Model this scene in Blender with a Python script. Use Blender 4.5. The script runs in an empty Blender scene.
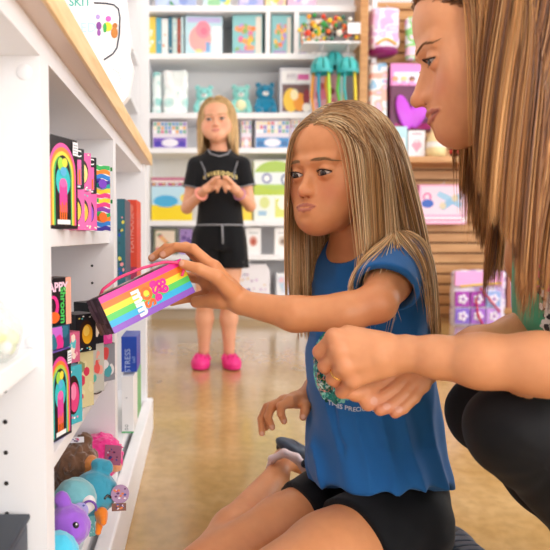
import bpy, bmesh, math, random
import numpy as np
from concurrent.futures import ThreadPoolExecutor
from mathutils import Vector, Matrix
random.seed(7); RNG = np.random.default_rng(7)
scn = bpy.context.scene
COL = scn.collection
PI = math.pi
# ------------------------------------------------------------------ camera model
FPX = 642.0; VPX = 198.0; CAMZ = 0.6
PITCH = math.atan(38.0/FPX)
def at(px, py, Y):
    """world point seen at photo coordinates (px,py) at distance Y along the room"""
    x = (px-VPX)/FPX; u = (275.0-py)/FPX
    d = np.array([x, math.cos(PITCH)+u*math.sin(PITCH), -math.sin(PITCH)+u*math.cos(PITCH)])
    return np.array([0, 0, CAMZ]) + d*(Y/d[1])
def V(*a): return np.array(a, float)
def nrm(v):
    v = np.asarray(v, float); return v/np.linalg.norm(v)
# ------------------------------------------------------------------ implicit-surface modelling
BIG = 9.0
def smin(a, b, k):
    if k <= 0: return np.minimum(a, b)
    h = np.clip(k-np.abs(a-b), 0, None)/k
    return np.minimum(a, b)-h*h*k*0.25
class Prim:
    def __init__(s, c, pad): s.c = c; s.pad = pad     # pad: influence beyond the surface
    def ev(s, P, C, R):
        d = s.f(C)
        m = d < (R+s.pad)*1.5
        out = np.full(P.shape[:-1], BIG, np.float32)
        if m.any(): out[m] = s.f(P[m])
        return out
class Cone(Prim):                                     # tapered capsule
    def __init__(s, a, b, ra, rb=None, pad=.055):
        s.a = V(*a); s.b = V(*b); s.ra = ra; s.rb = ra if rb is None else rb; s.pad = pad
    def f(s, P):
        ba = s.b-s.a; L = max((ba*ba).sum(), 1e-12)
        t = np.clip(((P-s.a)@ba)/L, 0, 1)
        q = P-s.a-t[..., None]*ba
        return np.sqrt((q*q).sum(-1))-(s.ra+(s.rb-s.ra)*t)
class Ell(Prim):                                      # ellipsoid, optional rotation matrix (columns = local axes)
    def __init__(s, c, r, M=None, pad=.055):
        s.c = V(*c); s.r = V(*r) if hasattr(r, '__len__') else V(r, r, r); s.M = M; s.pad = pad
    def f(s, P):
        q = P-s.c
        if s.M is not None: q = q@s.M
        k0 = np.sqrt(((q/s.r)**2).sum(-1)); k1 = np.sqrt(((q/(s.r*s.r))**2).sum(-1))
        return np.where(k1 > 1e-9, k0*(k0-1)/np.maximum(k1, 1e-9), -s.r.min())
class RBox(Prim):
    def __init__(s, c, h, rr, M=None, pad=.055):
        s.c = V(*c); s.h = V(*h); s.rr = rr; s.M = M; s.pad = pad
    def f(s, P):
        q = P-s.c
        if s.M is not None: q = q@s.M
        q = np.abs(q)-(s.h-s.rr)
        return np.sqrt((np.maximum(q, 0)**2).sum(-1))+np.minimum(q.max(-1), 0)-s.rr
class Fn(Prim):
    def __init__(s, fn, pad=.055): s.fn = fn; s.pad = pad
    def f(s, P): return s.fn(P)
class Un:                                             # smooth union
    def __init__(s, ch, k=0.0): s.ch = list(ch); s.k = k
    def ev(s, P, C, R):
        d = s.ch[0].ev(P, C, R)
        for c in s.ch[1:]: d = smin(d, c.ev(P, C, R), s.k)
        return d
    def f(s, P):
        d = s.ch[0].f(P)
        for c in s.ch[1:]: d = smin(d, c.f(P), s.k)
        return d
class Sub:                                            # a minus b (smooth)
    def __init__(s, a, b, k=0.0): s.a = a; s.b = b; s.k = k
    def ev(s, P, C, R): return -smin(-s.a.ev(P, C, R), s.b.ev(P, C, R), s.k)
    def f(s, P): return -smin(-s.a.f(P), s.b.f(P), s.k)
class Int:
    def __init__(s, a, b, k=0.0): s.a = a; s.b = b; s.k = k
    def ev(s, P, C, R): return -smin(-s.a.ev(P, C, R), -s.b.ev(P, C, R), s.k)
    def f(s, P): return -smin(-s.a.f(P), -s.b.f(P), s.k)
class Xf:                                             # rigid transform + scale; M columns = local axes in world
    def __init__(s, ch, M, t, sc=1.0): s.ch = ch; s.M = np.asarray(M, float); s.t = V(*t); s.s = sc
    def ev(s, P, C, R): return s.ch.ev((P-s.t)@s.M/s.s, (C-s.t)@s.M/s.s, R/s.s)*s.s
    def f(s, P): return s.ch.f((P-s.t)@s.M/s.s)*s.s
    def w(s, p): return s.M@(V(*p)*s.s)+s.t
class Disp:                                           # displace a surface by fn(P) (positive = outwards)
    def __init__(s, ch, fn): s.ch = ch; s.fn = fn
    def ev(s, P, C, R): return s.ch.ev(P, C, R+.01)-s.fn(P)
    def f(s, P): return s.ch.f(P)-s.fn(P)
def chain(pts, k=.01, pad=.055):
    """pts: list of (point, radius) -> smooth chain of tapered capsules"""
    return Un([Cone(a[0], b[0], a[1], b[1], pad) for a, b in zip(pts[:-1], pts[1:])], k)
def _hash(i, j, k, s):
    n = np.sin(i*127.1+j*311.7+k*74.7+s*53.3)*43758.5453
    return n-np.floor(n)
def vnoise(P, s=0):
    P = np.asarray(P, float); I = np.floor(P); F = P-I; F = F*F*(3-2*F)
    r = 0
    for a in (0, 1):
        for b in (0, 1):
            for c in (0, 1):
                w = (F[..., 0] if a else 1-F[..., 0])*(F[..., 1] if b else 1-F[..., 1])*(F[..., 2] if c else 1-F[..., 2])
                r = r+w*_hash(I[..., 0]+a, I[..., 1]+b, I[..., 2]+c, s)
    return r*2-1
def mesh_sdf(node, lo, hi, res, n=8, cut=None):
    """sparse surface nets. returns verts, quads. cut(P)->bool keeps vertices"""
    lo = np.asarray(lo, float); hi = np.asarray(hi, float); lo, hi = np.minimum(lo, hi), np.maximum(lo, hi); bs = n*res
    nb = np.ceil((hi-lo)/bs).astype(int)
    g = np.stack(np.meshgrid(*[np.arange(k) for k in nb], indexing='ij'), -1).reshape(-1, 3)
    C = lo+(g+.5)*bs; R = bs*.5*math.sqrt(3)
    d = node.ev(C[:, None, :], C, R)[:, 0]
    act = g[np.abs(d) < R*1.35+.004]
    V_ = []; K_ = []; F_ = []
    o = np.stack(np.meshgrid(*[np.arange(n+1)]*3, indexing='ij'), -1).reshape(-1, 3)
    BIGI = 1 << 20
    def key(I): I = I.astype(np.int64)+8; return (I[..., 0]*BIGI+I[..., 1])*BIGI+I[..., 2]
    def work(A):
        V_ = []; K_ = []; F_ = []
        I = A[:, None, :]*n+o[None]
        P = lo+I*res
        D = node.ev(P, lo+(A+.5)*bs, R).reshape(-1, n+1, n+1, n+1)
        S = D < 0
        c = [S[:, i:n+i, j:n+j, k:n+k] for i in (0, 1) for j in (0, 1) for k in (0, 1)]
        tot = sum(x.astype(np.int8) for x in c)
        cell = (tot > 0) & (tot < 8)
        bi, ci, cj, ck = np.nonzero(cell)
        acc = np.zeros((len(bi), 3)); cnt = np.zeros(len(bi))
        crn = [(i, j, k) for i in (0, 1) for j in (0, 1) for k in (0, 1)]
        for a in range(8):
            for b in range(a+1, 8):
                if sum(abs(crn[a][q]-crn[b][q]) for q in range(3)) != 1: continue
                da = D[bi, ci+crn[a][0], cj+crn[a][1], ck+crn[a][2]]; db = D[bi, ci+crn[b][0], cj+crn[b][1], ck+crn[b][2]]
                m = (da < 0) != (db < 0)
                t = np.where(m, da/np.where(m, da-db, 1), 0)
                pa = np.array(crn[a], float); pb = np.array(crn[b], float)
                acc += np.where(m[:, None], pa+t[:, None]*(pb-pa), 0); cnt += m
        I0 = A[bi]*n+np.stack([ci, cj, ck], -1)
        V_.append(lo+(I0+acc/cnt[:, None])*res); K_.append(key(I0))
        for ax in range(3):
            u, v = (ax+1) % 3, (ax+2) % 3
            sl = [slice(0, n)]*3; s2 = list(sl); s2[ax] = slice(1, n+1)
            a0 = S[(slice(None),)+tuple(sl)]; a1 = S[(slice(None),)+tuple(s2)]
            b_, x, y, z = np.nonzero(a0 != a1)
            E = A[b_]*n+np.stack([x, y, z], -1); fl = a0[b_, x, y, z]
            eu = np.zeros(3, int); eu[u] = 1; ev_ = np.zeros(3, int); ev_[v] = 1
            q = np.stack([key(E), key(E-eu), key(E-eu-ev_), key(E-ev_)], -1)
            q[~fl] = q[~fl][:, ::-1]
            F_.append(q)
        return V_, K_, F_
    ck_ = [act[s:s+300] for s in range(0, len(act), 300)]
    with ThreadPoolExecutor(4) as ex:
        for a_, b_, c_ in ex.map(work, ck_): V_ += a_; K_ += b_; F_ += c_
    Vv = np.concatenate(V_); K = np.concatenate(K_); F = np.concatenate(F_)
    K, ui = np.unique(K, return_index=True); Vv = Vv[ui]
    idx = np.searchsorted(K, F); idx[idx >= len(K)] = 0
    ok = (K[idx] == F).all(1); F = idx[ok]
    if cut is not None:
        keep = cut(Vv); F = F[keep[F].all(1)]
        used = np.unique(F); mp = -np.ones(len(Vv), int); mp[used] = np.arange(len(used)); Vv = Vv[used]; F = mp[F]
    return Vv, F
def relax(Vv, F, it=1, w=.5):
    e = np.concatenate([F[:, [0, 1]], F[:, [1, 2]], F[:, [2, 3]], F[:, [3, 0]]])
    ek = np.sort(e, 1); ek = ek[:, 0].astype(np.int64)*(len(Vv)+1)+ek[:, 1]
    uk, cn = np.unique(ek, return_counts=True); bk = uk[cn == 1]
    pin = np.zeros(len(Vv), bool); pin[bk//(len(Vv)+1)] = True; pin[bk % (len(Vv)+1)] = True; V0 = Vv.copy()
    for _ in range(it):
        acc = np.zeros_like(Vv); cnt = np.zeros(len(Vv))
        for a, b in ((0, 1), (1, 0)):
            np.add.at(acc, e[:, a], Vv[e[:, b]]); np.add.at(cnt, e[:, a], 1)
        cnt = np.maximum(cnt, 1)
        Vv = Vv*(1-w)+w*acc/cnt[:, None]; Vv[pin] = V0[pin]
    return Vv
# ------------------------------------------------------------------ object helpers
def mesh_np(name, Vv, F, mat=None, parent=None, smooth=True, colors=None, mats=None, fmat=None):
    me = bpy.data.meshes.new(name)
    Vv = np.asarray(Vv, np.float32); F = np.asarray(F)
    me.vertices.add(len(Vv)); me.vertices.foreach_set('co', Vv.ravel())
    k = F.shape[1]
    me.loops.add(F.size); me.loops.foreach_set('vertex_index', F.ravel().astype(np.int32))
    me.polygons.add(len(F)); me.polygons.foreach_set('loop_start', np.arange(0, F.size, k, dtype=np.int32))
    me.polygons.foreach_set('loop_total', np.full(len(F), k, np.int32))
    me.update(calc_edges=True); me.validate()
    if smooth: me.polygons.foreach_set('use_smooth', np.ones(len(me.polygons), bool))
    if colors is not None:
        ca = me.color_attributes.new('Col', 'FLOAT_COLOR', 'POINT')
        c = np.ones((len(Vv), 4), np.float32); c[:, :3] = colors; ca.data.foreach_set('color', c.ravel())
    if mats:
        for m in mats: me.materials.append(m)
        if fmat is not None: me.polygons.foreach_set('material_index', fmat.astype(np.int32))
    elif mat: me.materials.append(mat)
    o = bpy.data.objects.new(name, me); COL.objects.link(o)
    if parent is not None: setparent(o, parent)
    return o
def setparent(o, p):
    o.parent = p
    o.matrix_parent_inverse = Matrix.Identity(4)
    # child data is given in world space: move it into the parent's frame
    o.matrix_basis = pw(p).inverted()@o.matrix_basis
def pw(p):
    m = p.matrix_basis.copy()
    while p.parent is not None: p = p.parent; m = p.matrix_basis@m
    return m
def tag(o, label=None, cat=None, group=None, kind=None):
    if label: o['label'] = label
    if cat: o['category'] = cat
    if group: o['group'] = group
    if kind: o['kind'] = kind
    return o
def empty(name, loc, label=None, cat=None, group=None, rz=0):
    o = bpy.data.objects.new(name, None); COL.objects.link(o); o.empty_display_size = .05
    o.location = tuple(float(a) for a in loc); o.rotation_euler = (0, 0, rz)
    return tag(o, label, cat, group)
def copy_tree(o, parent=None):
    c = o.copy(); COL.objects.link(c)
    if parent is not None: c.parent = parent
    for ch in o.children: copy_tree(ch, c)
    return c
class MB:
    """collects shapes, builds ONE mesh object"""
    def __init__(s): s.v = []; s.f = []; s.m = []; s.ms = []; s.sm = []
    def mi(s, m):
        if m not in s.ms: s.ms.append(m)
        return s.ms.index(m)
    def add(s, vs, fs, m=None, smooth=False):
        b = len(s.v); s.v += [tuple(float(c) for c in v) for v in vs]
        k = s.mi(m) if m is not None else 0
        for f in fs: s.f.append([b+i for i in f]); s.m.append(k); s.sm.append(smooth)
        return s
    def box(s, lo, hi, m=None, T=None):
        x0, y0, z0 = lo; x1, y1, z1 = hi
        vs = [(x0, y0, z0), (x1, y0, z0), (x1, y1, z0), (x0, y1, z0), (x0, y0, z1), (x1, y0, z1), (x1, y1, z1), (x0, y1, z1)]
        if T is not None: vs = [T@Vector(v) for v in vs]
        return s.add(vs, [(0, 3, 2, 1), (4, 5, 6, 7), (0, 1, 5, 4), (1, 2, 6, 5), (2, 3, 7, 6), (3, 0, 4, 7)], m)
    def bbox(s, lo, hi, b, m=None, T=None):
        """box with chamfered edges"""
        bm = bmesh.new(); bmesh.ops.create_cube(bm, size=1)
        for v in bm.verts: v.co = Vector([(lo[i]+hi[i])/2+v.co[i]*(hi[i]-lo[i]) for i in range(3)])
        bmesh.ops.bevel(bm, geom=bm.edges[:], offset=b, segments=2, profile=.6, affect='EDGES')
        return s.bm(bm, m, T)
    def bm(s, bm, m=None, T=None, smooth=False):
        bm.verts.index_update()
        s.add([(T@v.co) if T is not None else v.co for v in bm.verts], [[v.index for v in f.verts] for f in bm.faces], m, smooth)
        bm.free(); return s
    def sphere(s, c, r, m=None, seg=14, T=None):
        bm = bmesh.new(); bmesh.ops.create_uvsphere(bm, u_segments=seg, v_segments=max(6, seg*2//3), radius=1)
        rr = r if hasattr(r, '__len__') else (r, r, r)
        for v in bm.verts: v.co = Vector([c[i]+v.co[i]*rr[i] for i in range(3)])
        return s.bm(bm, m, T, True)
    def tube(s, pts, r, m=None, seg=8, closed=False, T=None):
        pts = [Vector([float(c) for c in p]) for p in pts]; n = len(pts); rs = r if hasattr(r, '__len__') else [r]*n
        vs = []; up = Vector((0, 0, 1))
        for i, p in enumerate(pts):
            a = pts[(i-1) % n] if (closed or i > 0) else p; b = pts[(i+1) % n] if (closed or i < n-1) else p
            t = (b-a).normalized()
            if abs(t.dot(up)) > .95: up = Vector((1, 0, 0)) if abs(t.x) < .9 else Vector((0, 1, 0))
            x = t.cross(up).normalized(); y = t.cross(x).normalized(); up = -y if False else up
            for k in range(seg):
                an = 2*PI*k/seg; vs.append(p+(x*math.cos(an)+y*math.sin(an))*rs[i])
        fs = []
        for i in range(n if closed else n-1):
            j = (i+1) % n
            for k in range(seg): fs.append((i*seg+k, j*seg+k, j*seg+(k+1) % seg, i*seg+(k+1) % seg))
        if not closed:
            fs.append([k for k in range(seg)][::1]); fs.append([(n-1)*seg+k for k in range(seg)][::-1])
        if T is not None: vs = [T@v for v in vs]
        return s.add(vs, fs, m, True)
    def lathe(s, prof, c=(0, 0, 0), m=None, seg=20, T=None):
        vs = []; fs = []
        for r, z in prof:
            for k in range(seg): a = 2*PI*k/seg; vs.append(Vector((c[0]+r*math.cos(a), c[1]+r*math.sin(a), c[2]+z)))
        for i in range(len(prof)-1):
            for k in range(seg): fs.append((i*seg+k, i*seg+(k+1) % seg, (i+1)*seg+(k+1) % seg, (i+1)*seg+k))
        if T is not None: vs = [T@v for v in vs]
        return s.add(vs, fs, m, True)
    def prism(s, poly, d, m=None, T=None):
        """2-D outline in local xy, extruded from z=0 to z=d"""
        n = len(poly); vs = [Vector((x, y, 0)) for x, y in poly]+[Vector((x, y, d)) for x, y in poly]
        if T is not None: vs = [T@v for v in vs]
        return s.add(vs, [list(range(n))[::-1], list(range(n, 2*n))]+[(i, (i+1) % n, n+(i+1) % n, n+i) for i in range(n)], m)
    def build(s, name, mat=None, parent=None, wsp=True):
        me = bpy.data.meshes.new(name); me.from_pydata(s.v, [], s.f)
        if s.ms:
            for m in s.ms: me.materials.append(m)
            me.polygons.foreach_set('material_index', s.m)
        elif mat: me.materials.append(mat)
        me.polygons.foreach_set('use_smooth', s.sm); me.update()
        o = bpy.data.objects.new(name, me); COL.objects.link(o)
        if parent is not None:
            if wsp: setparent(o, parent)
            else: o.parent = parent
        return o
def frame(o, x, y, z): # matrix with given origin and axes
    M = Matrix.Identity(4)
    for i, a in enumerate((x, y, z)):
        for j in range(3): M[j][i] = float(a[j])
    for j in range(3): M[j][3] = float(o[j])
    return M
# ------------------------------------------------------------------ materials
_mc = {}
def srgb(c):
    if isinstance(c, str): c = [int(c[i:i+2], 16)/255 for i in (0, 2, 4)]
    return tuple(((x+.055)/1.055)**2.4 if x > .04045 else x/12.92 for x in c)
def pmat(name, col, rough=.5, metal=0, spec=.5, coat=0, sss=0, trans=0, ior=1.45, sheen=0, alpha=1):
    if name in _mc: return _mc[name]
    m = bpy.data.materials.new(name); m.use_nodes = True; b = m.node_tree.nodes['Principled BSDF']
    b.inputs['Base Color'].default_value = (*srgb(col), 1); b.inputs['Roughness'].default_value = rough
    b.inputs['Metallic'].default_value = metal; b.inputs['Specular IOR Level'].default_value = spec
    b.inputs['Coat Weight'].default_value = coat; b.inputs['Transmission Weight'].default_value = trans; b.inputs['IOR'].default_value = ior
    b.inputs['Sheen Weight'].default_value = sheen; b.inputs['Alpha'].default_value = alpha
    if sss:
        b.inputs['Subsurface Weight'].default_value = sss; b.inputs['Subsurface Radius'].default_value = (1, .35, .2); b.inputs['Subsurface Scale'].default_value = .006
    _mc[name] = m; return m
def nt(m): return m.node_tree.nodes, m.node_tree.links, m.node_tree.nodes['Principled BSDF']
def C_(c, rough=.5, **k):
    """plain colour material from a hex string"""
    return pmat('paint_'+c+('_%d' % int(rough*100)), c, rough, **k)
def bump(m, scale, strength, dist=.001, kind='ShaderNodeTexNoise', coord='Object', stretch=None):
    N, L, b = nt(m); tc = N.new('ShaderNodeTexCoord'); t = N.new(kind); t.inputs['Scale'].default_value = scale
    bp = N.new('ShaderNodeBump'); bp.inputs['Strength'].default_value = strength; bp.inputs['Distance'].default_value = dist
    src = tc.outputs[coord]
    if stretch:
        mp = N.new('ShaderNodeMapping'); mp.inputs['Scale'].default_value = stretch; L.new(src, mp.inputs[0]); src = mp.outputs[0]
    L.new(src, t.inputs['Vector']); L.new(t.outputs[0], bp.inputs['Height']); L.new(bp.outputs[0], b.inputs['Normal'])
    return m
# ================================================================== ROOM
M_white = pmat('white_melamine', 'f3f2f4', .38)
bump(M_white, 60, .05)
M_wall = pmat('wall_paint', 'f1eff0', .7)
M_wood = pmat('maple_edge', 'e9c48f', .35)
def woodgrain(m, c1, c2, scale, stretch, rough=.4):
    N, L, b = nt(m); tc = N.new('ShaderNodeTexCoord'); mp = N.new('ShaderNodeMapping'); mp.inputs['Scale'].default_value = stretch
    t = N.new('ShaderNodeTexNoise'); t.inputs['Scale'].default_value = scale; t.inputs['Detail'].default_value = 6; t.inputs['Distortion'].default_value = .6
    r = N.new('ShaderNodeValToRGB'); r.color_ramp.elements[0].color = (*srgb(c1), 1); r.color_ramp.elements[1].color = (*srgb(c2), 1)
    r.color_ramp.elements[0].position = .35; r.color_ramp.elements[1].position = .65
    L.new(tc.outputs['Object'], mp.inputs[0]); L.new(mp.outputs[0], t.inputs['Vector']); L.new(t.outputs[0], r.inputs[0]); L.new(r.outputs[0], b.inputs['Base Color'])
    return m
woodgrain(M_wood, 'e3b87c', 'f0cf9c', 14, (6, .6, 6))
M_slat = pmat('slatwall_wood', 'd9a873', .45); woodgrain(M_slat, 'b98552', 'cd9c68', 6, (.7, 4, 6))
M_hole = pmat('dark_recess', '2a2624', .8)
# floor: polished, tinted, mottled concrete
M_floor = pmat('polished_concrete', 'c9a468', .2, spec=.6, coat=.5)
N, L, b = nt(M_floor); b.inputs['Coat Roughness'].default_value = .12
tc = N.new('ShaderNodeTexCoord')
t1 = N.new('ShaderNodeTexNoise'); t1.inputs['Scale'].default_value = 2.2; t1.inputs['Detail'].default_value = 8; t1.inputs['Roughness'].default_value = .65
t2 = N.new('ShaderNodeTexNoise'); t2.inputs['Scale'].default_value = 35; t2.inputs['Detail'].default_value = 5
r1 = N.new('ShaderNodeValToRGB'); e = r1.color_ramp.elements
e[0].color = (*srgb('a8854c'), 1); e[0].position = .3; e[1].color = (*srgb('cdac77'), 1); e[1].position = .7
x = e.new(.5); x.color = (*srgb('bb965c'), 1)
mx = N.new('ShaderNodeMix'); mx.data_type = 'RGBA'; mx.blend_type = 'MULTIPLY'; mx.inputs[0].default_value = .35
r2 = N.new('ShaderNodeValToRGB'); r2.color_ramp.elements[0].color = (.55, .55, .55, 1); r2.color_ramp.elements[0].position = .35; r2.color_ramp.elements[1].position = .6
L.new(tc.outputs['Object'], t1.inputs['Vector']); L.new(tc.outputs['Object'], t2.inputs['Vector']); L.new(t1.outputs[0], r1.inputs[0]); L.new(t2.outputs[0], r2.inputs[0])
L.new(r1.outputs[0], mx.inputs[6]); L.new(r2.outputs[0], mx.inputs[7]); L.new(mx.outputs[2], b.inputs['Base Color'])
mr = N.new('ShaderNodeMapRange'); mr.inputs[3].default_value = .12; mr.inputs[4].default_value = .3; L.new(t1.outputs[0], mr.inputs[0]); L.new(mr.outputs[0], b.inputs['Roughness'])
XL, XR, YB, YF, ZC = -1.0, 3.6, 5.05, -1.6, 2.9
def struct(name, lo, hi, m):
    return tag(MB().box(lo, hi, m).build(name), kind='structure')
struct('floor', (XL-.1, YF-.1, -.1), (XR+.1, YB+.1, 0), M_floor)
struct('ceiling', (XL-.1, YF-.1, ZC), (XR+.1, YB+.1, ZC+.1), M_wall)
struct('wall_back', (XL-.1, YB, 0), (XR+.1, YB+.1, ZC), M_wall)
struct('wall_left', (XL-.1, YF, 0), (XL, YB, ZC), M_wall)
def wall_window(name, wname, lo, hi, ax, openings):
    """wall with window openings; ax = axis along the wall"""
    w = MB(); a0, a1 = lo[ax], hi[ax]; cur = a0
    for (s0, s1, z0, z1) in openings:
        def bx(p0, p1, q0, q1):
            l = list(lo); h = list(hi); l[ax] = p0; h[ax] = p1; l[2] = q0; h[2] = q1; w.box(l, h, M_wall)
        bx(cur, s0, lo[2], hi[2]); bx(s0, s1, lo[2], z0); bx(s0, s1, z1, hi[2]); cur = s1
    l = list(lo); l[ax] = cur; w.box(l, hi, M_wall)
    tag(w.build(name), kind='structure')
WINR = [(-1.0, 1.0, .5, 2.5), (1.3, 3.3, .5, 2.5)]
wall_window('wall_right', 'window', (XR, YF, 0), (XR+.1, YB, ZC), 1, WINR)
WINF = [(.5, 1.9, .3, 2.5), (2.1, 3.3, .3, 2.5)]  # added windows behind the camera, unseen; placed as fill that spares the near shelving
wall_window('wall_front', 'window', (XL-.1, YF-.1, 0), (XR+.1, YF, ZC), 0, WINF)
M_glass = pmat('window_glass', 'ffffff', .0, trans=1, ior=1.02, alpha=.25)
nwin = 0
for k, (ax, ops) in enumerate(((1, WINR), (0, WINF))):
    for (s0, s1, z0, z1) in ops:
        nwin += 1; w = MB(); c = XR+.05 if ax == 1 else YF-.05
        def fb(p0, p1, q0, q1):
            if ax == 1: w.box((c-.03, p0, q0), (c+.03, p1, q1), M_white)
            else: w.box((p0, c-.03, q0), (p1, c+.03, q1), M_white)
        fb(s0, s0+.05, z0, z1); fb(s1-.05, s1, z0, z1); fb(s0, s1, z0, z0+.05); fb(s0, s1, z1-.05, z1); fb((s0+s1)/2-.02, (s0+s1)/2+.02, z0, z1)
        wn = w.build('window_%d' % nwin); tag(wn, kind='structure')
# ================================================================== LEFT SHELVING (open cabinet bays under one worktop)
FX = -.168
BAYS = [(.10, .696), (.734, 1.284), (1.324, 1.926)]
def bay_unit(y0, y1, label, shelves, right=.038, left=.0, holes=(.37, .57)):
    r = empty('shelving_unit', (-.37, (y0+y1)/2, 0), label, 'shelving', 'white shelving bays under the wooden counter')
    b = MB(); b.box((-.56, y0, .02), (-.55, y1, .81), M_white)                       # back
    b.box((-.56, y0, .793), (FX, y1, .8175), M_white)                                # top rail
    b.build('back_panel', None, r)
    fx = -.157 if y1 > 1.9 else FX
    b = MB(); b.box((-.56, y1, 0), (FX, y1+right, .8175), M_white)
    if y1 > 1.9: b.box((FX, y1, .101), (fx, y1+right, .8175), M_white)
    up = b.build('side_panel', None, r)
    if left: MB().box((-.56, y0-left, 0), (FX, y0, .8175), M_white).build('side_panel', None, r)
    if holes:
        for z in np.arange(*holes, .0345):
            for x in (-.212,):
                T = frame((x, y1-.0006, z), (1, 0, 0), (0, 0, 1), (0, -1, 0)); MB().prism([(.0026*math.cos(a), .0026*math.sin(a)) for a in np.linspace(0, 2*PI, 10)[:-1]], .0004, M_hole, T).build('peg_hole', None, up)
    b = MB(); b.box((-.56, y0, .112), (FX-.006, y1, .135), M_white); b.build('bottom_shelf', None, r)
    b = MB(); b.box((-.2, y0, .0), (-.18, y1, .112), M_white); b.build('toe_kick', None, r)
    for z0, z1 in shelves:
        MB().bbox((-.55, y0+.001, z0), (-.1765, y1-.001, z1), .0012, M_white).build('shelf', None, r)
    return r
bay_unit(*BAYS[0], 'white shelving bay nearest the camera, holding the clear bag', [(.458, .479)], left=.04, holes=(.19, .45))
bay_unit(*BAYS[1], 'white shelving bay with wavy rainbow boxes and plush toys', [(.588, .61), (.317, .334)])
bay_unit(*BAYS[2], 'far white shelving bay with red and blue boxes', [(.45, .47)], right=.039, holes=(.5, .56))
tag(MB().bbox((-.1675, .06, 0), (-.14, 1.975, .1), .004, M_white).build('plinth_board'), 'long white plinth board along the foot of the low shelving', 'baseboard')
M_under = pmat('counter_underside', 'e3d2ca', .6)
c = empty('counter_top', (-.36, 1, .8175), 'long pale maple counter top over the white shelving bays', 'counter')
MB().bbox((-.575, .0, .818), (-.1445, 1.97, .8475), .001, M_under).build('counter_slab', None, c)
MB().bbox((-.1445, .0, .8178), (-.14, 1.98, .849), .0010, M_wood).build('counter_edging', None, c)
# ================================================================== BACK SHELVING
BY = 4.64
def bz(y): return CAMZ+(237-y)*BY/FPX
def bxx(x, Y=BY): return (x-VPX)*Y/FPX
SH = [(11, 17), (57, 62.5), (114.5, 120), (149, 154), (220.5, 226), (254.5, 260), (303, 309)]
r = empty('wall_shelving', (.3, 4.85, 0), 'tall white wall shelving filled with toys across the back wall', 'shelving')
MB().box((bxx(149), 5.02, 0), (bxx(372), 5.045, 2.6), M_wall).build('back_panel', None, r)
for xa, xb in ((138, 150), (368, 373)):
    MB().bbox((bxx(xa), BY-.01, 0), (bxx(xb), 5.045, 2.6), .002, M_white).build('side_panel', None, r)
for a, b_ in SH:
    MB().bbox((bxx(150), BY, bz(b_)), (bxx(368), 5.02, bz(a)), .002, M_white).build('shelf', None, r)
MB().box((bxx(150), BY+.03, 0), (bxx(368), BY+.06, bz(309)), pmat('kick_grey', 'b7a58d', .5)).build('toe_kick', None, r)
for x in (264.5, 292.5):
    MB().box((bxx(x), BY+.005, bz(57)), (bxx(x+4.5), 5.02, bz(17)), M_white).build('divider', None, r)
MB().box((bxx(248), BY+.12, bz(303)), (bxx(252), 5.02, bz(226)), M_white).build('divider', None, r)
# side shelving left of it, along the left wall
r = empty('side_shelving', (-.7, 4.1, 0), 'narrow white shelving along the left wall beyond the counter', 'shelving')
MB().box((-.98, 3.5, 0), (-.96, 4.6, 2.6), M_wall).build('back_panel', None, r)
for yy in (3.5, 4.57): MB().box((-.96, yy, 0), (-.42, yy+.03, 2.6), M_white).build('side_panel', None, r)
for z in (.1, .6, 1.0, 1.325, 1.46, 1.80, 2.25): MB().box((-.96, 3.53, z), (-.42, 4.57, z+.02), M_white).build('shelf', None, r)
# ================================================================== SLATWALL
SY = 4.72
def sz(y, Y=SY): return CAMZ+(237-y)*Y/FPX
r = empty('slatwall', (2, SY, 0), 'pale wooden slatwall panel with horizontal grooves behind the woman', 'display wall')
w = MB(); z = .0
gz = sz(305); pitch = 10.35*SY/FPX
zs = [gz+pitch*k for k in range(-2, 30)]; zs = [q for q in zs if 0.02 < q < sz(14)]
prev = 0.0
for q in zs+[sz(11)]:
    w.bbox((bxx(366, SY), SY, prev+.0065), (XR-.05, SY+.03, q-.0065), .002, M_slat); prev = q
w.build('slat_panel', None, r)
MB().box((bxx(366, SY), SY+.022, 0), (XR-.05, SY+.05, sz(11)), pmat('groove_brown', '6b4426', .7)).build('groove_backing', None, r)
MB().bbox((bxx(365, SY), SY, sz(13)), (XR-.05, SY+.05, sz(8)), .003, M_slat).build('cap_rail', None, r)
tag(MB().bbox((bxx(357, 4.5), 4.5, 0), (bxx(365, 4.5), SY-.032, 2.62), .003, M_slat).build('wooden_post'), 'pale wooden post standing at the left end of the slatwall', 'post')
tag(MB().bbox((bxx(392, 4.45), 4.4, sz(163, 4.4)), (XR-.1, SY+.0005, sz(157, 4.4)), .003, M_slat).build('display_ledge'), 'pale wooden ledge across the slatwall carrying small boxes', 'ledge')
# ================================================================== LIGHTS
M_lamp = bpy.data.materials.new('added_lamp_glow'); M_lamp.use_nodes = True
bb = M_lamp.node_tree.nodes['Principled BSDF']; bb.inputs['Emission Color'].default_value = (1, .95, .87, 1); bb.inputs['Emission Strength'].default_value = 4.2; 
for i, (x, y) in enumerate(((.5, 3.4), (2.2, 3.4), (.3, 1.4), (2.0, 1.0), (.2, -.6), (2.0, -.8), (-.1, 4.1), (1.5, 4.2))):  # ceiling is unseen; lamps added for brightness, last two to lift the back shelves
    f = empty('added_ceiling_lamp', (x, y, ZC), ['added white square ceiling lamp above the counter end', 'added white square ceiling lamp above the slatwall aisle', 'added white square ceiling lamp above the kneeling girl', 'added white square ceiling lamp right of the woman', 'added white square fill lamp behind the camera on the left', 'added white square fill lamp behind the camera on the right', 'added white square lamp brightening the back shelving', 'added white square lamp brightening the back near the wooden post'][i], 'ceiling lamp', 'added square ceiling lamps')
    MB().box((x-.32, y-.32, ZC-.03), (x+.32, y+.32, ZC-.001), M_white).build('housing', None, f)
    MB().box((x-.29, y-.29, ZC-.035), (x+.29, y+.29, ZC-.03), M_lamp).build('diffuser', None, f)
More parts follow.
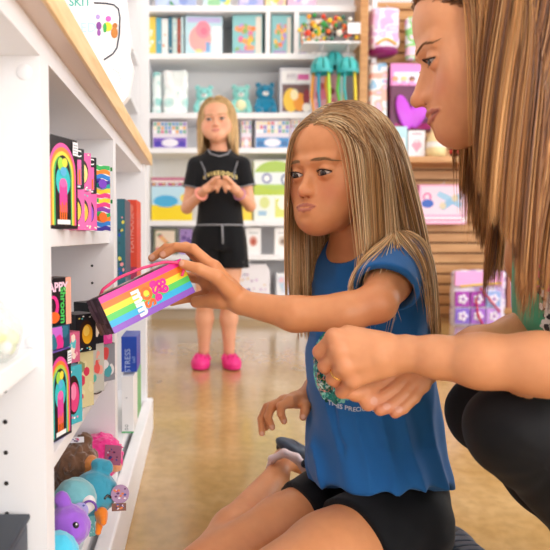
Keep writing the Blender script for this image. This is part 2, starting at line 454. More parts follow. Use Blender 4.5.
def area(name, loc, rot, sx, sy, power, col):
    l = bpy.data.lights.new(name, 'AREA'); l.shape = 'RECTANGLE'; l.size = sx; l.size_y = sy; l.energy = power; l.color = col
    o = bpy.data.objects.new(name, l); COL.objects.link(o); o.location = loc; o.rotation_euler = rot; return o
for (s0, s1, z0, z1) in WINR:
    area('window_daylight', (XR+.12, (s0+s1)/2, (z0+z1)/2), (0, math.radians(90), 0), z1-z0, s1-s0, 60, (.93, .97, 1))
for (s0, s1, z0, z1) in WINF:
    area('window_daylight', ((s0+s1)/2, YF-.12, (z0+z1)/2), (math.radians(90), 0, 0), s1-s0, z1-z0, 58, (1, .98, .95))  # added fill light for the people, set in the unseen front windows
wd = bpy.data.worlds.new('daylight'); scn.world = wd; wd.use_nodes = True
wd.node_tree.nodes['Background'].inputs[0].default_value = (.9, .95, 1, 1); wd.node_tree.nodes['Background'].inputs[1].default_value = 1.0
# ================================================================== CAMERA
cd = bpy.data.cameras.new('camera'); cam = bpy.data.objects.new('camera', cd); COL.objects.link(cam); scn.camera = cam
cd.sensor_width = 36; cd.lens = FPX/550*36; cd.shift_x = (275-VPX)/550; cd.clip_start = .02
cam.location = (0, 0, CAMZ); cam.rotation_euler = (PI/2-PITCH, 0, 0)
cd.dof.use_dof = True; cd.dof.focus_distance = 1.02; cd.dof.aperture_fstop = cd.lens/1000/.0066
scn.view_settings.view_transform = 'Standard'; scn.view_settings.look = 'None'; scn.view_settings.gamma = 1; scn.view_settings.use_curve_mapping = False
scn.view_settings.exposure = -0.18
scn.cycles.use_denoising = True; scn.cycles.max_bounces = 8; scn.cycles.diffuse_bounces = 5; scn.cycles.sample_clamp_indirect = 8
# ================================================================== PEOPLE
def skin_mat(name, base, rough=.42):
    m = pmat(name, base, rough, sss=.12, spec=.45); N, L, b = nt(m)
    a = N.new('ShaderNodeVertexColor'); a.layer_name = 'Col'
    tc = N.new('ShaderNodeTexCoord'); t = N.new('ShaderNodeTexNoise'); t.inputs['Scale'].default_value = 55; t.inputs['Detail'].default_value = 4
    r = N.new('ShaderNodeValToRGB'); r.color_ramp.elements[0].color = (.90, .86, .84, 1); r.color_ramp.elements[0].position = .3; r.color_ramp.elements[1].position = .65
    mx = N.new('ShaderNodeMix'); mx.data_type = 'RGBA'; mx.blend_type = 'MULTIPLY'; mx.inputs[0].default_value = .6
    L.new(tc.outputs['Object'], t.inputs['Vector']); L.new(t.outputs[0], r.inputs[0]); L.new(a.outputs[0], mx.inputs[6]); L.new(r.outputs[0], mx.inputs[7]); L.new(mx.outputs[2], b.inputs['Base Color'])
    t2 = N.new('ShaderNodeTexNoise'); t2.inputs['Scale'].default_value = 900; t2.inputs['Detail'].default_value = 2
    bp = N.new('ShaderNodeBump'); bp.inputs['Strength'].default_value = .12; bp.inputs['Distance'].default_value = .0006
    L.new(tc.outputs['Object'], t2.inputs['Vector']); L.new(t2.outputs[0], bp.inputs['Height']); L.new(bp.outputs[0], b.inputs['Normal'])
    return m
def orient(f, up=(0, 0, 1), roll=0):
    """columns: person's left, backwards, up, for a face looking along f"""
    f = nrm(f); left = nrm(np.cross(up, f)); z = np.cross(f, left)
    if roll:
        c, s = math.cos(roll), math.sin(roll); left, z = left*c+z*s, z*c-left*s
    return np.stack([left, -f, z], 1)
def head_node(q):
    """face looks along -Y, origin between the eyes' level and the skull's middle. q: feature sizes"""
    g = lambda k, d: q.get(k, d)
    cw = g('cheekw', 1.0); ch = g('chin', 1.0); J = g('jaw', 1.0); zc = -.100*ch
    P = []
    def S(l, fn):
        for s in (-1, 1): l.append(fn(s))
    skull = [Ell((0, .022, .036+g('cran', 0)/2), (.074, .094, .079+g('cran', 0)/2)), Ell((0, -.045, .040+g('cran', 0)/2), (.056, .034, .048)), Ell((0, -.030, -.020), (.058, .046, .058))]
    S(skull, lambda s: Ell((s*.047, -.045, -.022), (.020*cw, .022, .024)))
    S(skull, lambda s: Ell((s*.036*cw, -.052, -.052), (.022*cw, .025, .027)))
    S(skull, lambda s: Cone((s*.053*J, .006, -.050), (s*.018, -.066, zc+.012), .015, .0135))
    skull += [Ell((0, -.077, zc+.010), (.019, .0165, .0165)), Cone((0, -.03, -.075), (0, -.066, zc+.006), .03, .016), Ell((0, -.064+g('muzzle', 0), -.058), (.032, .028, .034))]
    base = Un(skull, .03)
    brow = []
    S(brow, lambda s: Cone((s*.010, -.0815, .0205), (s*.042, -.068, .020), .0065, .006))
    base = Un([base]+brow, .014)
    soc = []
    S(soc, lambda s: Ell((s*.0315, -.090, .0015), (.0165, .0105, .0105)))
    base = Sub(base, Un(soc, 0), .012)
    nt_ = g('nose', 1.0); nl = g('nosel', 1.0)
    tipy, tipz = -.0955-.0085*nl, g('tipz', -.0345)
    nose = Un([Cone((0, -.0775, .008), (0, tipy+.003, tipz+.004), .0072*nt_, .0082*nt_), Cone((0, -.073, .002), (0, -.090, tipz+.004), .0080*nt_, .0120*nt_), Ell((0, tipy+.0015, tipz), (.0092*nt_, .0088, .0080)),
               Ell((-.0118*nt_, -.0905, tipz-.002), (.0068, .0095, .0068)), Ell((.0118*nt_, -.0905, tipz-.002), (.0068, .0095, .0068)),
               Cone((0, -.088, tipz-.005), (0, tipy+.003, tipz-.004), .006, .0055)], .007)
    base = Un([base, nose], .009)
    nos = []
    S(nos, lambda s: Ell((s*.0062, -.0935, tipz-.0092), (.0033, .0055, .0032)))
    base = Sub(base, Un(nos, 0), .002)
    mz = g('mouthz', -.0635); op = g('open', 0.0); mw = g('mouthw', 1.0)*.0225
    base = Un([base, Ell((0, -.0820+g('muzzle', 0), mz+.001), (.021, .0110, .016))], .008)
    def sy(x, z):
        p = np.array([[x, -.14, z]])
        for _ in range(60): p[0, 1] += float(np.clip(base.f(p)[0], -.01, .01))*.8
        return p[0, 1]
    lr = g('lipr', 1.0)
    def lp(x, z, r, out): r = r*lr; out = out*lr; return ((x, sy(x, z)+r-out, z), r)
    mc = g('corner', 0.0)
    up_pts = [lp(-mw, mz-.0005+mc, .0018, .0002), lp(-mw*.6, mz+.0022, .0030, .0012), lp(-.0045, mz+.0036, .0034, .0020), lp(0, mz+.0030, .0033, .0019), lp(.0045, mz+.0036, .0034, .0020), lp(mw*.6, mz+.0022, .0030, .0012), lp(mw, mz-.0005+mc, .0018, .0002)]
    lo_pts = [lp(-mw, mz-.0010+mc, .0018, .0002), lp(-mw*.55, mz-.0044-op, .0036, .0014), lp(0, mz-.0056-op, .0043, .0022), lp(mw*.55, mz-.0044-op, .0036, .0014), lp(mw, mz-.0010+mc, .0018, .0002)]
    upl = chain(up_pts, .002); lol = chain(lo_pts, .002)
    cutp = []
    for a in np.linspace(-.98, .98, 11):
        o = op*(1-a*a); cutp.append(((a*mw, sy(a*mw, mz)-.0016-.0012*(1-a*a), mz-.0008-o*.4+mc*a*a), .0008+o*.5))
    ph = sy(0, mz+.0145); fc = sy(0, mz-.019)
    base = Un([base, upl], .0025); base = Un([base, lol], .0025)
    base = Sub(base, chain(cutp, .001), .0016)
    base = Sub(base, Ell((0, ph-.0022, mz+.0145), (.0028, .0034, .0070)), .004)        # philtrum
    base = Sub(base, Ell((0, fc-.0050, mz-.0185), (.013, .0065, .0050)), .009)         # fold above the chin
    # ears
    ear = []
    for s in (-1, 1):
        Me = orient((s*.94, -.30, .1))  # plate facing outwards
        e = Ell((s*.077, .014, -.006), (.018, .006, .030), Me)
        e = Sub(e, Ell((s*.083, .010, -.002), (.011, .005, .020), Me), .004)
        e = Un([e, Ell((s*.074, .004, -.027), (.007, .005, .008)), Cone((s*.075, .000, -.006), (s*.079, .006, -.013), .0035)], .004)
        ear.append(e)
    base = Un([base]+ear, .006)
    # eyes
    er = g('eyer', .0122); ex, ey, ez = .0310, g('eyey', -.0705), 0.0; w = g('eyew', .0140); cl = g('close', 0.0)
    lids = []; opn = []
    for s in (-1, 1):
        lids.append(Ell((s*ex, ey, ez), er+.0020))
        def fo(P, s=s):
            x = (P[..., 0]-s*ex)*s; z = P[..., 2]-ez
            t = np.clip(x/w, -1.3, 1.3)
            zu = (.0062*g('eyeh', 1)*(1-cl))*(1-np.abs(t+.10*(1-t*t))**2.2)+.0006*t
            zl = -.0042*g('eyeh', 1)*(1-np.abs(t)**2.4)+.0006*t
            d = np.maximum(z-zu, zl-z)*.85
            c = np.sqrt(x*x+(P[..., 1]-ey)**2+z*z)-(er+.0060)
            return np.maximum(np.maximum(d, c), P[..., 1]-(ey-.002))
        opn.append(Fn(fo, .02))
    base = Un([base, Un(lids, 0)], .0042)
    base = Sub(base, Un(opn, 0), .0007)
    info = dict(cut=chain(cutp, .001), up=upl, lo=lol, ex=ex, ey=ey, ez=ez, er=er, w=w, cl=cl, tip=V(0, tipy, tipz), mz=mz, eyeh=g('eyeh', 1))
    return base, info
def head_colors(P, info, base, lip, cheek):
    """albedo over local head coordinates"""
    c = np.tile(V(*srgb(base)), (len(P), 1)).astype(float)
    def mix(m, col): nonlocal c; c = c*(1-m[:, None])+m[:, None]*V(*srgb(col))
    ax = np.abs(P[:, 0])
    def blob(cx, cy, cz, rx, ry, rz): return np.exp(-(((ax-cx)/rx)**2+((P[:, 1]-cy)/ry)**2+((P[:, 2]-cz)/rz)**2))
    mix(.50*blob(.040, -.07, -.032, .020, .05, .018), cheek)
    mix(.45*blob(0, -.105, -.034, .012, .015, .010), cheek)
    mix(.12*blob(.031, -.085, -.010, .014, .02, .005), cheek)
    mix(.35*blob(.0, -.08, info['mz']-.034, .02, .03, .010), cheek)
    dl = np.minimum(info['up'].f(P), info['lo'].f(P))
    m = np.clip(1-(dl-.0004)/.0008, 0, 1)*(P[:, 1] < -.06)
    mix(m*.85, lip)
    mix(np.clip(1-(info['cut'].f(P)-.0001)/.0007, 0, 1)*.75, '6a2a26')
    return c
def eye_mats(name, iris):
    m = pmat(name, 'f0ebe6', .12, coat=.6, spec=.6); N, L, b = nt(m)
    a = N.new('ShaderNodeVertexColor'); a.layer_name = 'Col'; L.new(a.outputs[0], b.inputs['Base Color']); return m
def eyeball(name, c, r, look, mat, iris, parent, label=None, white='d9cdc6'):
    look = nrm(look); n1, n2 = 40, 40; vs = []; cs = []
    M = orient(look)
    for i in range(n1+1):
        th = (i/n1)**1.6*PI
        for j in range(n2):
            a = 2*PI*j/n2; rr = r
            if th < .50: rr = r*(1+.05*math.cos(th/.50*PI/2))
            p = M@V(math.sin(th)*math.cos(a), -math.cos(th), math.sin(th)*math.sin(a))
            vs.append(c+p*rr)
            if th < .22: col = srgb('0b0706')
            elif th < .50: col = V(*srgb(iris))*(1-.6*max(0, (th-.39)/.11))
            elif th < .57: col = V(*srgb(iris))*.25
            else: col = srgb(white)
            cs.append(col)
    fs = [(i*n2+j, i*n2+(j+1) % n2, (i+1)*n2+(j+1) % n2, (i+1)*n2+j) for i in range(n1) for j in range(n2)]
    return mesh_np('eye', vs, fs, mat, parent, True, np.array(cs))
def lid_curve(info, s, upper, n=13):
    ps = []
    for t in np.linspace(-.97, .97, n):
        x = t*info['w']
        if upper: z = .0062*info['eyeh']*(1-info['cl'])*(1-abs(t+.10*(1-t*t))**2.2)+.0006*t
        else: z = -.0042*info['eyeh']*(1-abs(t)**2.4)+.0006*t
        rr = info['er']+.0022; y = info['ey']-math.sqrt(max(rr*rr-x*x-z*z, 1e-8))
        ps.append(V(s*(info['ex'])+s*x, y, info['ez']+z))
    return ps
def hair_tubes(name, curves, radii, cols, mat, parent, sides=3, taper=True, label=None, grad_=None):
    """curves: list of (n,3) arrays of one length; tapered tubes with per-strand albedo"""
    A = np.asarray(curves, float); ns, n, _ = A.shape
    T = np.gradient(A, axis=1); T /= np.linalg.norm(T, axis=2, keepdims=True)+1e-12
    ref = RNG.normal(size=(ns, 1, 3)); X = np.cross(T, ref); X /= np.linalg.norm(X, axis=2, keepdims=True)+1e-12; Y = np.cross(T, X)
    r = np.asarray(radii, float)
    if r.ndim == 0: r = np.full(ns, float(r))
    rr = r[:, None]*np.ones((1, n))
    if taper:
        tt = np.linspace(0, 1, n); rr = rr*np.minimum(1, (1-tt)*5+.15)[None]
    vs = np.stack([A+(X*math.cos(2*PI*k/sides)+Y*math.sin(2*PI*k/sides))*rr[..., None] for k in range(sides)], 2)
    idx = np.arange(ns*n*sides).reshape(ns, n, sides)
    F = []
    for k in range(sides):
        k2 = (k+1) % sides
        F.append(np.stack([idx[:, :-1, k], idx[:, 1:, k], idx[:, 1:, k2], idx[:, :-1, k2]], -1).reshape(-1, 4))
    C = np.repeat(np.asarray(cols, float)[:, None], n*sides, 1)
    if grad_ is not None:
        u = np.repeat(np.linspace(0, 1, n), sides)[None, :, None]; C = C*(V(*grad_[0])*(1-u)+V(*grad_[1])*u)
    C = C.reshape(-1, 3)
    o = mesh_np(name, vs.reshape(-1, 3), np.concatenate(F), mat, parent, True, C)
    if label: o['label'] = label
    return o
def hair_mat(name, rough=.38):
    m = pmat(name, 'b08d62', rough, spec=.5); N, L, b = nt(m)
    a = N.new('ShaderNodeVertexColor'); a.layer_name = 'Col'; L.new(a.outputs[0], b.inputs['Base Color'])
    b.inputs['Anisotropic'].default_value = .6
    return m
M_lash = pmat('dark_lashes', '2a1a14', .6)
def face_details(X, info, look, iris, browcol, parent, browthick=1.0, browlift=0, lash=1.0, browarch=.0062, browtilt=.0, browcount=260):
    """eyes, lashes, brows as children; X = the head's transform"""
    em = eye_mats('eye_surface', iris)
    M = X.M; sc = X.s
    for s in (-1, 1):
        eyeball('eye', X.w((s*info['ex'], info['ey'], info['ez'])), info['er']*sc*.985, look, em, iris, parent)
    for s in (-1, 1):
        up = [X.w(p) for p in lid_curve(info, s, True)]; mb = MB()
        mb.tube(up, [sc*.0009*lash*(.5+.8*min(1, i/6)) for i in range(len(up))], M_lash, 6)
        for i in range(26):
            t = .04+.94*i/25; f = t*(len(up)-1); a = int(min(f, len(up)-2)); p = up[a]*(1-(f-a))+up[a+1]*(f-a)
            d = M@nrm((s*(t-.45)*1.1, -1, .35)); d2 = M@nrm((s*(t-.45)*1.1, -.7, .9)); l = (.0045+.0035*t)*sc*lash
            mb.tube([p, p+d*l*.55, p+d*l*.55+d2*l*.45], [.00033*sc, .00025*sc, .0001*sc], M_lash, 4)
        mb.build('eyelashes', None, parent)
        lo = [X.w(p) for p in lid_curve(info, s, False)]
        MB().tube(lo, sc*.00035, pmat('lower_lash_line', '6b4434', .6), 5).build('lower_lashes', None, parent)
    for s in (-1, 1):
        cur = []; cols = []
        for i in range(browcount):
            t = RNG.random(); th = (1-abs(t-.35)*1.1)*.0034*browthick; v = (RNG.random()-.5)*2*th*(.6 if t > .7 else 1)
            x = .011+.038*t; z = .0195+browarch*math.sin(min(t/.7, 1)*PI/2)-browarch*.95*max(0, t-.62)/.38-browtilt*t+v+browlift
            l = .0055+.003*RNG.random()
            pts = []
            for u in (0, .5, 1):
                xx = x+l*u*.93; zz = z+l*u*(.38*(1-t*1.2))
                pts.append((s*xx, zz))
            cur.append(pts); b = .8+.4*RNG.random(); cols.append(V(*srgb(browcol))*b)
        out = []
        for pts in cur:
            row = []
            for k, (xx, zz) in enumerate(pts):
                y = -.11
                row.append([xx, y, zz])
            out.append(row)
        out = np.array(out)
        fl = out.reshape(-1, 3)
        for _ in range(30):                     # march back onto the skin
            fl[:, 1] += np.clip(X.ch.f(fl), -.004, .004)*.9
        fl[:, 1] -= np.tile([.0001, .0006, .0009], len(out))
        W = (fl*sc)@M.T+X.t
        hair_tubes('eyebrow', W.reshape(out.shape), .00028*sc*browthick**.5, cols, pmat_attr('eyebrow_hair'), parent)
def pmat_attr(name, rough=.6):
    if name in _mc: return _mc[name]
    m = pmat(name, '806040', rough); N, L, b = nt(m); a = N.new('ShaderNodeVertexColor'); a.layer_name = 'Col'; L.new(a.outputs[0], b.inputs['Base Color']); return m
def build_body(name, node, regions, colfn, mat, parent, smooth_it=1):
    """one continuous mesh: the same surface sampled at several resolutions. regions: (lo, hi, res, keep)"""
    Vs = []; Fs = []; n = 0
    for lo, hi, res, keep in regions:
        v, f = mesh_sdf(node, lo, hi, res, cut=keep)
        if smooth_it: v = relax(v, f, smooth_it, .35)
        Vs.append(v); Fs.append(f+n); n += len(v)
    v = np.concatenate(Vs); f = np.concatenate(Fs)
    return mesh_np(name, v, f, mat, parent, True, colfn(v))
def hand_node(wrist, wr, mcps, fingers, thumb, k=.0055, palm_extra=()):
    """palm grown from the wrist to the knuckles, four separate bent fingers and a thumb.
    mcps: (p,r)*4; fingers: list of [(p,r),...] continuing from each knuckle; thumb: [(p,r),...] starting at its root in the palm"""
    palm = [Cone(wrist, m[0], wr, m[1]*1.12) for m in mcps]
    palm += [Cone(a[0], b[0], a[1]*1.0, b[1]*1.0) for a, b in zip(mcps[:-1], mcps[1:])]
    palm += [Cone((V(*wrist)*.6+V(*a[0])*.4), (V(*wrist)*.6+V(*b[0])*.4), (wr+a[1])*.5, (wr+b[1])*.5) for a, b in zip(mcps[:-1], mcps[1:])]
    palm = Un(palm+list(palm_extra), .0065)
    parts = []
    for m, f in zip(mcps, fingers): parts.append(Un([palm, chain([m]+list(f), .0022)], k))
    parts.append(Un([palm, chain(thumb, .003)], .009))
    return Un(parts, .0008)
class Loft(Prim):
    """stack of elliptical sections along z. secs: (z, cx, cy, a, b); a along axis u, b along v (horizontal unit vectors)"""
    def __init__(s, secs, u, pad=.055, rnd=.01):
        s.S = np.array(secs, float); s.S = s.S[np.argsort(s.S[:, 0])]; s.u = nrm(u); s.v = V(-s.u[1], s.u[0], 0); s.pad = pad; s.rnd = rnd
    def f(s, P):
        z = P[..., 2]; S = s.S
        g = [np.interp(z, S[:, 0], S[:, i]) for i in range(1, 5)]
        dx, dy = P[..., 0]-g[0], P[..., 1]-g[1]
        U = dx*s.u[0]+dy*s.u[1]; W = dx*s.v[0]+dy*s.v[1]
        k = np.sqrt((U/g[2])**2+(W/g[3])**2)+1e-9; gr = np.sqrt((U/g[2]**2)**2+(W/g[3]**2)**2)/k+1e-9
        d = np.maximum((k-1)/gr, -np.minimum(g[2], g[3]))
        c = np.maximum(z-S[-1, 0], S[0, 0]-z)
        return -smin(-d, -c, s.rnd)
def cloth_mat(name, col, rough=.85, sheen=.3, weave=1400, wst=.25):
    m = pmat(name, col, rough, spec=.25, sheen=sheen); bump(m, weave, wst, .0005); return m
def cloth(name, node, lo, hi, res, mat, parent, it=2, label=None, col=None):
    v, f = mesh_sdf(node, lo, hi, res); v = relax(v, f, it, .5)
    o = mesh_np(name, v, f, mat, parent, True, col(v) if col else None)
    if label: o['label'] = label
    return o
def plane_cut(p, n):                                 # negative on the side the normal points away from
    p = V(*p); n = nrm(n); return Fn(lambda P: (P-p)@n, .2)
def grad(node, P, e=.002):
    d0 = node.f(P); g = np.stack([node.f(P+V(*[e if i == k else 0 for i in range(3)]))-d0 for k in range(3)], -1)
    return d0, g/(np.linalg.norm(g, axis=-1, keepdims=True)+1e-9)
def hair_sim(roots, dirs, off, coll, n, step, grav, stiff=.8, seed=0, wave=.0, attract=None):
    rng = np.random.default_rng(seed); p = roots.copy(); d = dirs.copy(); out = [p.copy()]
    st = np.asarray(step); st = st[:, None] if st.ndim else st
    for i in range(n-1):
        t = i/(n-1)
        g = grav(p, t) if callable(grav) else grav
        d = d*stiff+g*(1-stiff)
        if wave: d = d+wave*np.sin(t*9+np.arange(len(p))[:, None]*.37+V(0, 2, 4))*.1
        if attract is not None: d = d+attract(p, t)
        d /= np.linalg.norm(d, axis=1, keepdims=True)+1e-9
        q = p+d*st
        for _ in range(2):
            dd, gg = grad(coll, q)
            push = np.clip(off-dd, 0, .02)
            q = q+gg*push[:, None]
        d = q-p; L = np.linalg.norm(d, axis=1, keepdims=True)+1e-9; d = d/L; q = p+d*np.minimum(L, st*1.3)
        p = q; out.append(p.copy())
    return np.stack(out, 1)
def scalp_roots(nroot, X, head, part_x, hl=None, seed=1, jit=.0):
    """roots on the scalp (local head space), returns local points"""
    rng = np.random.default_rng(seed); v = rng.normal(size=(nroot*6, 3)); v /= np.linalg.norm(v, axis=1, keepdims=True)
    P = V(0, .022, .036)+v*V(.076, .096, .081)
    yy = [-.075, -.055, -.040, -.022, .004, .030, .06, .12]; zz = [.086, .066, .046, .034, .012, -.018, -.055, -.055]
    lim = np.interp(P[:, 1], yy, zz)
    P = P[P[:, 2] > lim+rng.normal(size=len(P))*.002][:nroot]
    for _ in range(12):
        d, g = grad(head, P); P = P-g*np.clip(d, -.01, .01)[:, None]
    return P
def scalp_mask(P):
    yy = [-.075, -.055, -.040, -.022, .004, .030, .06, .12]; zz = [.086, .066, .046, .034, .012, -.018, -.055, -.055]
    return np.clip((P[:, 2]-np.interp(P[:, 1], yy, zz)+.001)/.006, 0, 1)*(np.abs(P[:, 0]) < .0765)
def clump(A, nc, amt, seed=0, pw_=1.5):
    rng = np.random.default_rng(seed); ns, n, _ = A.shape; ids = rng.choice(ns, nc, replace=False)
    G = A[ids]; key = A[:, n//3]; gk = G[:, n//3]
    best = np.zeros(ns, int)
    for s in range(0, ns, 1000):
        D = ((key[s:s+1000, None]-gk[None])**2).sum(-1); best[s:s+1000] = D.argmin(1)
    t = (np.linspace(0, 1, n)**pw_)[None, :, None]*amt
    return A*(1-t)+(G[best]+(A-G[best])*.25)*t, best
def streaks(best, ns, cols, seed=0, var=.22):
    rng = np.random.default_rng(seed); pal = np.array([srgb(c) for c in cols])
    cc = rng.random(best.max()+1); mixv = np.clip(cc[best]*.55+rng.random(ns)*.45, 0, .999)*(len(cols)-1)
    i = mixv.astype(int); f = (mixv-i)[:, None]
    c = pal[i]*(1-f)+pal[np.minimum(i+1, len(cols)-1)]*f
    return c*(1+var*rng.normal(size=(ns, 1))).clip(.5, 1.5)
def text_mesh(s, size, name='text', bold=0.0, spacing=1.0):
    c = bpy.data.curves.new(name, 'FONT'); c.body = s; c.size = size; c.align_x = 'CENTER'; c.align_y = 'CENTER'; c.extrude = 0; c.offset = bold; c.space_character = spacing; c.resolution_u = 3
    o = bpy.data.objects.new(name, c); COL.objects.link(o); dg = bpy.context.evaluated_depsgraph_get()
    me = bpy.data.meshes.new_from_object(o.evaluated_get(dg)); COL.objects.unlink(o); bpy.data.objects.remove(o)
    vs = [v.co.copy() for v in me.vertices]; fs = [list(p.vertices) for p in me.polygons]; bpy.data.meshes.remove(me)
    return vs, fs
def project(node, P, dirn, off=.0008, steps=40):
    P = np.array(P, float); dirn = nrm(dirn)
    for _ in range(steps): P = P+dirn*np.clip(node.f(P)-off, -.02, .02)[:, None]*.85
    return P
def make_hair(name, X, head, coll, nroot, part, cols, length, parent, seed, gravfn, radius=.0005, nseg=30, drift=None, sweep=.5, offs=(.0012, .0065), clumps=260, front=.0, side=None, grad_=None, stiff=.62, clamt=.8):
    R = scalp_roots(nroot, X, head, part, seed=seed); n = len(R); rng = np.random.default_rng(seed+5)
    sgn = np.where(R[:, 0] > part, 1.0, -1.0)
    if side is not None: sgn = side(R, sgn)
    h = np.clip((R[:, 2]-.0)/.11, 0, 1)
    d = np.stack([sgn*(.9*h+.15), sweep*(.5+.6*h)+front*np.clip(-R[:, 1]/.05, 0, 1), -.55+.35*h], -1);  d += rng.normal(size=d.shape)*.05; d /= np.linalg.norm(d, axis=1, keepdims=True)
    W = (R*X.s)@X.M.T+X.t; D = d@X.M.T
    order = rng.random(n); hh = np.clip((R[:, 2]-.0)/.11, 0, 1)
    off = (offs[0]+(offs[1]-offs[0])*(hh*.65+order*.35))
    L = length(R, rng)*(.86+.14*rng.random(n))
    dv = drift(R, W, rng) if drift else None
    A = hair_sim(W, D, off, coll, nseg, L/(nseg-1), (lambda p, t: gravfn(p, t)+((dv[0]*np.clip(1.6*(1-t), 0, 1)+dv[1]*np.clip((dv[2]-t)/dv[2]*2, 0, 1)) if dv is not None else 0)), stiff, seed)
    A, best = clump(A, clumps, clamt, seed)
    C = streaks(best, n, cols, seed)
    return hair_tubes(name, A, radius*(.8+.5*rng.random(n)), C, hair_mat(name+'_fibres_%d' % seed), parent, grad_=grad_)
def skin_color(base, X, info, lip, cheek, nails, hairroot=None, knuckles=(), redden=()):
    def fn(v):
        c = np.tile(V(*srgb(base)), (len(v), 1)).astype(float)
        loc = (v-X.t)@X.M/X.s; near = (np.abs(loc) < .16).all(1)
        hc = head_colors(loc, info, base, lip, cheek); c[near] = hc[near]
        if hairroot: m = scalp_mask(loc)*near; c = c*(1-m[:, None])+m[:, None]*V(*srgb(hairroot))
        for (x, y, Y, *r) in nails:
            p = at(x, y, Y); rr = r[0] if r else .0042
            d = np.linalg.norm(v-p, axis=1); m = np.clip((rr+.0012-d)/.001, 0, 1)*.5; c = c*(1-m[:, None])+m[:, None]*V(*srgb('f3cdbd'))
        for (p, rr) in redden:
            d = np.linalg.norm(v-V(*p), axis=1)/rr; m = np.exp(-d*d)*.35; c = c*(1-m[:, None])+m[:, None]*V(*srgb(cheek))
        return c
    return fn
# ================================================================== KNEELING GIRL
def GA(x, y, Y, r=None): p = at(x, y, Y); return p if r is None else (p, r)
girl = empty('person', (.33, 1.14, 0), 'kneeling girl in a blue t-shirt and black shorts holding out a rainbow box', 'person')
M_skinG = skin_mat('girl_skin', 'd69c78')
gq = dict(cheekw=.84, chin=.87, jaw=.76, nose=.74, nosel=.62, sc=.95, eyer=.0128, eyew=.0146, eyeh=1.12, mouthw=.92, lipr=.70, corner=.0012, muzzle=.0055, mouthz=-.0555, tipz=-.0290, close=.22, cran=.010)
gh, ginfo = head_node(gq)
GY, GP = math.radians(51), math.radians(6)
gf = V(-math.sin(GY)*math.cos(GP), -math.cos(GY)*math.cos(GP), -math.sin(GP))
GX = Xf(gh, orient(gf), at(339, 172, 1.10), gq['sc'])
neckb = GA(366, 243, 1.145); Ls = GA(399, 262, 1.055); Rs = GA(326, 268, 1.225); pelv = GA(398, 478, 1.13)
elL = GA(377, 303, .935); mid1 = GA(345, 313, .935); mid2 = GA(295, 314, .95); wrL = GA(243, 303, .982)
armL = chain([(Ls, .037), (V(*Ls)*.5+V(*elL)*.5, .034), (elL, .0275), (mid1, .0285), (mid2, .0255), (wrL, .0185)], .012)
# left hand on the box
bY = .95
m_i = GA(214, 268, 0.985, .0098); m_m = GA(208, 268, 1.005, .0098); m_r = GA(206, 280, 1.025, .0092); m_p = GA(208, 294, 1.035, .0085)
handL = hand_node(GA(240, 301, 0.992), .0165, [m_i, m_m, m_r, m_p],
    [[GA(193, 249, 0.990, .0082), GA(176, 247, 1.002, .0072), GA(163, 255, 1.008, .0064)],
     [GA(186, 247, 1.025, .0082), GA(166, 248, 1.038, .0072), GA(152, 258, 1.040, .0064)],
     [GA(184, 276, 1.052, .0078), GA(165, 284, 1.052, .0070), GA(150, 290, 1.045, .0062)],
     [GA(190, 298, 1.050, .0072), GA(172, 302, 1.052, .0062), GA(160, 300, 1.045, .0056)]],
    [GA(232, 292, 0.975, .0135), GA(217, 277, 0.962, .0108), GA(199, 269, 0.960, .0088), GA(183, 264, 0.965, .0070)],
    palm_extra=[Cone(GA(235, 300, 0.985), GA(214, 300, 1.005), .0150, .0115), Cone(GA(222, 300, 0.995), GA(196, 302, 1.025), .012, .009)])
# right arm, coming round from behind the body
elR = GA(338, 352, 1.30); wrR = GA(306, 397, 1.20)
armR = chain([(Rs, .036), (elR, .028), (GA(322, 378, 1.25), .025), (wrR, .0165)], .012)
handR = hand_node(GA(303, 399, 1.20), .0150, [GA(290, 402, 1.165, .0092), GA(286, 401, 1.182, .0092), GA(284, 401, 1.20, .0088), GA(283, 403, 1.215, .008)],
    [[GA(281, 406, 1.155, .0080), GA(281, 414, 1.155, .0072), GA(284, 421, 1.16, .0064)],
     [GA(272, 406, 1.178, .0080), GA(268, 417, 1.180, .0072), GA(272, 427, 1.182, .0064)],
     [GA(267, 407, 1.20, .0078), GA(261, 419, 1.20, .0070), GA(262, 433, 1.20, .0062)],
     [GA(270, 409, 1.222, .0070), GA(266, 419, 1.225, .0062), GA(266, 428, 1.225, .0056)]],
    [GA(303, 401, 1.185, .0110), GA(306, 406, 1.165, .0092), GA(305, 411, 1.158, .0082), GA(303, 417, 1.155, .0068)])
# legs
hipR = GA(372, 482, 1.22); knR = GA(203, 573, 1.06); anR = GA(277, 476, 1.345)
hipL = GA(400, 524, 1.06); knL = GA(248, 604, .88)
legR = Un([chain([(hipR, .068), (V(*hipR)*.45+V(*knR)*.55, .058), (knR, .047)], .02), chain([(knR, .044), (V(*knR)*.62+V(*anR)*.38+V(0, 0, -.004), .044), (anR, .026)], .02)], .015)
anL = V(.43, 1.02, .045)
legL = Un([chain([(hipL, .076), (V(*hipL)*.5+V(*knL)*.5, .070), (knL, .052)], .02), chain([(knL, .050), (V(*knL)*.55+anL*.45, .045), (anL, .028)], .02)], .015)
heelR = GA(284, 459, 1.375); toeR = V(*heelR)+nrm(V(.78, .42, -.46))*.13
footR = Un([Cone(anR, heelR, .024, .020), Cone(heelR, V(*toeR), .018, .016)], .02)
footL = Un([Cone(anL, anL+V(.03, .03, -.005), .025, .024), Cone(anL+V(.03, .03, -.005), anL+V(.02, .15, -.012), .022, .018)], .02)
neck = chain([(GX.w((0, .02, -.045)), .040), (V(*neckb)*.5+GX.w((0, .02, -.045))*.5, .037), (neckb, .042)], .02)
chest = Un([Cone(Ls, Rs, .040, .040), Cone(neckb, GA(372, 330, 1.13), .06, .075), Cone(GA(372, 330, 1.13), pelv, .075, .085)], .04)
bodyG = Un([Un([GX, neck], .022), chest], .03)
